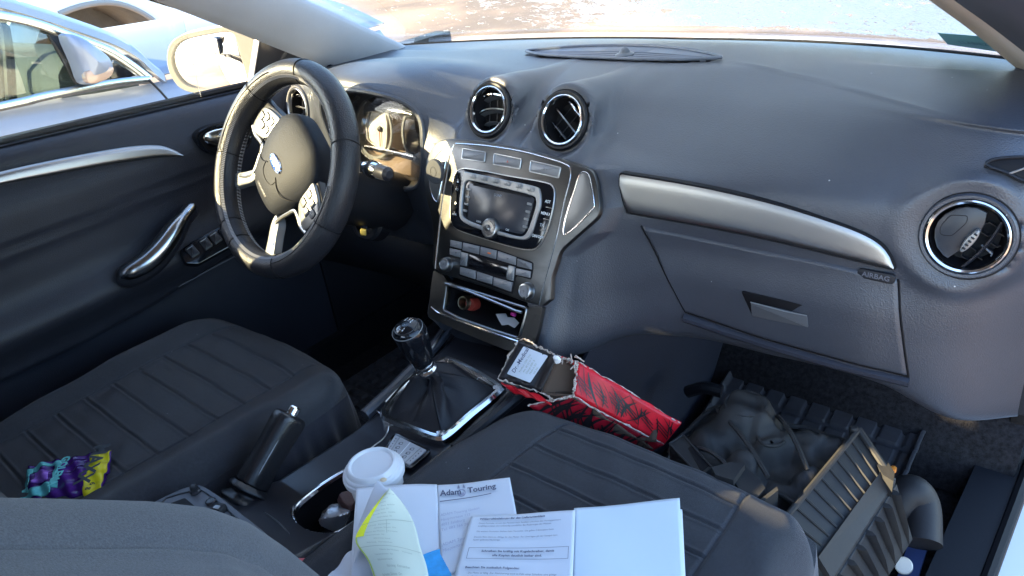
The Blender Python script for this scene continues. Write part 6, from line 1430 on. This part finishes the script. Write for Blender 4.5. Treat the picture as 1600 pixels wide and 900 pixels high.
cb_ = cat([(-400, 246), (0, 166), (60, 152), (140, 136), (190, 128), (232, 124)], 4, False); tube('belt_trim', [fn.w(*fn.px(x, y), .012) for x, y in cb_], .013, chromeout, NC, seg=8, flat=.4, up=fn.n)
plate('quarter_window', fn, rnd(N([(178, 93), (212, 118), (175, 127), (170, 110)]), .004), -.01, .004, gloss, NC); plate('window_post', fn, rnd(N([(74, 53), (108, 60), (132, 132), (118, 132)]), .003), -.01, .002, dark, NC, b=.002)
mcap = cat(N([(105, 56), (128, 57), (150, 72), (172, 90), (178, 108), (172, 122), (150, 131), (134, 130), (122, 98)], .10), 3)
rows = [[fn.w(sum(p[0] for p in mcap)/len(mcap)*(1-t)+p[0]*t, sum(p[1] for p in mcap)/len(mcap)*(1-t)+p[1]*t, h) for p in mcap] for t, h in ((.02, .135), (.5, .13), (.8, .118), (.95, .10), (1, .08), (1, .03))]
mc = gridmesh('door_mirror', rows, silvercar, NC, closed=True, sharp=60); plate('mirror_indicator', fn, cat(N([(134, 112), (150, 108), (176, 104), (172, 120), (150, 130), (136, 128)], .12), 3), .095, .128, M('indicator_lens', (.35, .24, .18), .12, spec=.8), mc, b=.006)
# bonnet / wing forward of the pillar
rows = []
for y in np.linspace(.50, 1.75, 24): rows.append([(-1.80-.10*max(0, y-.3)**2-.62*a, y, bz_(y)+.0+.11*math.sin(a*1.7)+.02*a-.02*(y-.5)) for a in np.linspace(0, 1, 12)])
gridmesh('bonnet', rows, silvercar, NC, sharp=50, thick=.006)
tube('door_gap', [fn.w(*fn.px(x, y), .030) for x, y in [(226, 124), (244, 142), (262, 162), (280, 190)]], .004, dark, NC, seg=6)
# cabin behind the glass: seats, steering wheel, far side
meshes('cabin', [g_box((-3.15, -1.6, .0), (-3.1, .5, .76))], M('cabin_grey', (.10, .12, .12), .8), NC)
ng = Fr((-2.05, .20, .76), (1, -.25, 0), (0, .35, 1)); tube('cabin_wheel', [ng.w(.17*math.cos(a), .17*math.sin(a)) for a in np.linspace(0, 2*math.pi, 40, endpoint=False)], .016, black, NC, closed=True, seg=8)
meshes('cabin_dash', [g_tube([(-3.0, .42, .70), (-1.9, .42, .70)], .13, seg=12)], M('cabin_dash_grey', (.08, .09, .09), .8), NC)
rows = [[(-2.1-.25*math.cos(a), -.75+.08*math.sin(a), z) for a in np.linspace(0, 2*math.pi, 16, endpoint=False)] for z in (.3, .8, 1.0)]; gridmesh('cabin_seat', rows, MATS['cabin_grey'], NC, closed=True)

# white car behind, with its wheel arch
WCR = thing('white_car', 'white car parked behind the silver one, its wheel arch showing above the bonnet', 'car', (-4.4, 1.3, GZ))
fw2 = Fr((-4, 1.5, .8), (0, 1, 0), (0, 0, 1)); 
if fw2.n[0] < 0: fw2 = Fr(fw2.o, (0, -1, 0), (0, 0, 1))
ow = fw2.pts([(60, -60), (440, -60), (440, 200), (420, 260), (288, 140), (276, 90), (262, 55), (235, 28), (200, 10), (165, 4), (125, 10), (92, 22), (66, 40), (50, 90), (20, 200), (-60, 200)])
plate('body_side', fw2, ow, -.05, .0, whitecar, WCR, b=.012)
arc = cat(fw2.pts([(92, 22), (125, 10), (165, 4), (200, 10), (235, 28), (262, 55), (276, 90)]), 3, False); tube('arch_lip', [fw2.w(a, b, .0) for a, b in arc], .016, M('arch_grey', (.25, .23, .22), .7), WCR, seg=8)
lnr = fw2.pts([(80, 25), (165, -5), (250, 25), (285, 90), (285, 75), (240, 44), (210, 40), (90, 46)]); 
rows = [[fw2.w(a, b, h) for a, b in arc] for h in (-.02, -.5)]; gridmesh('arch_liner', rows, M('liner_grey', (.11, .10, .095), .85, bump=.6, bscale=40, var=.2, vscale=4), WCR, thick=.01)
plate('inner_wing', fw2.up(-.5), fw2.up(-.5).pts([(60, -30), (290, -30), (290, 34), (240, 40), (175, 50), (60, 60)]), -.02, 0, MATS['liner_grey'], WCR)
o = plate('ground_stand_in', Fr((-4.55, 1.4, .62), (0, 1, 0), (0, 0, 1)), [(-1, -.06), (1.2, -.06), (1.2, .10), (-1, .04)], -.3, .0, M('ground_panel_peach', (.30, .17, .10), .7), None); o.name = 'sunlit_ground_panel'; tag(o, 'orange brown panel standing in for sunlit ground seen through the wheel arch of the white car', 'board')  # panel added in place of sunlit ground behind the arch
o = meshes('orange_barrier', [g_box((-5.9, 1.5, -.24), (-5.85, 1.9, 1.25))], M('barrier_orange', (.75, .28, .03), .5), None); tag(o, 'orange and brown barrier beyond the parked cars', 'barrier')
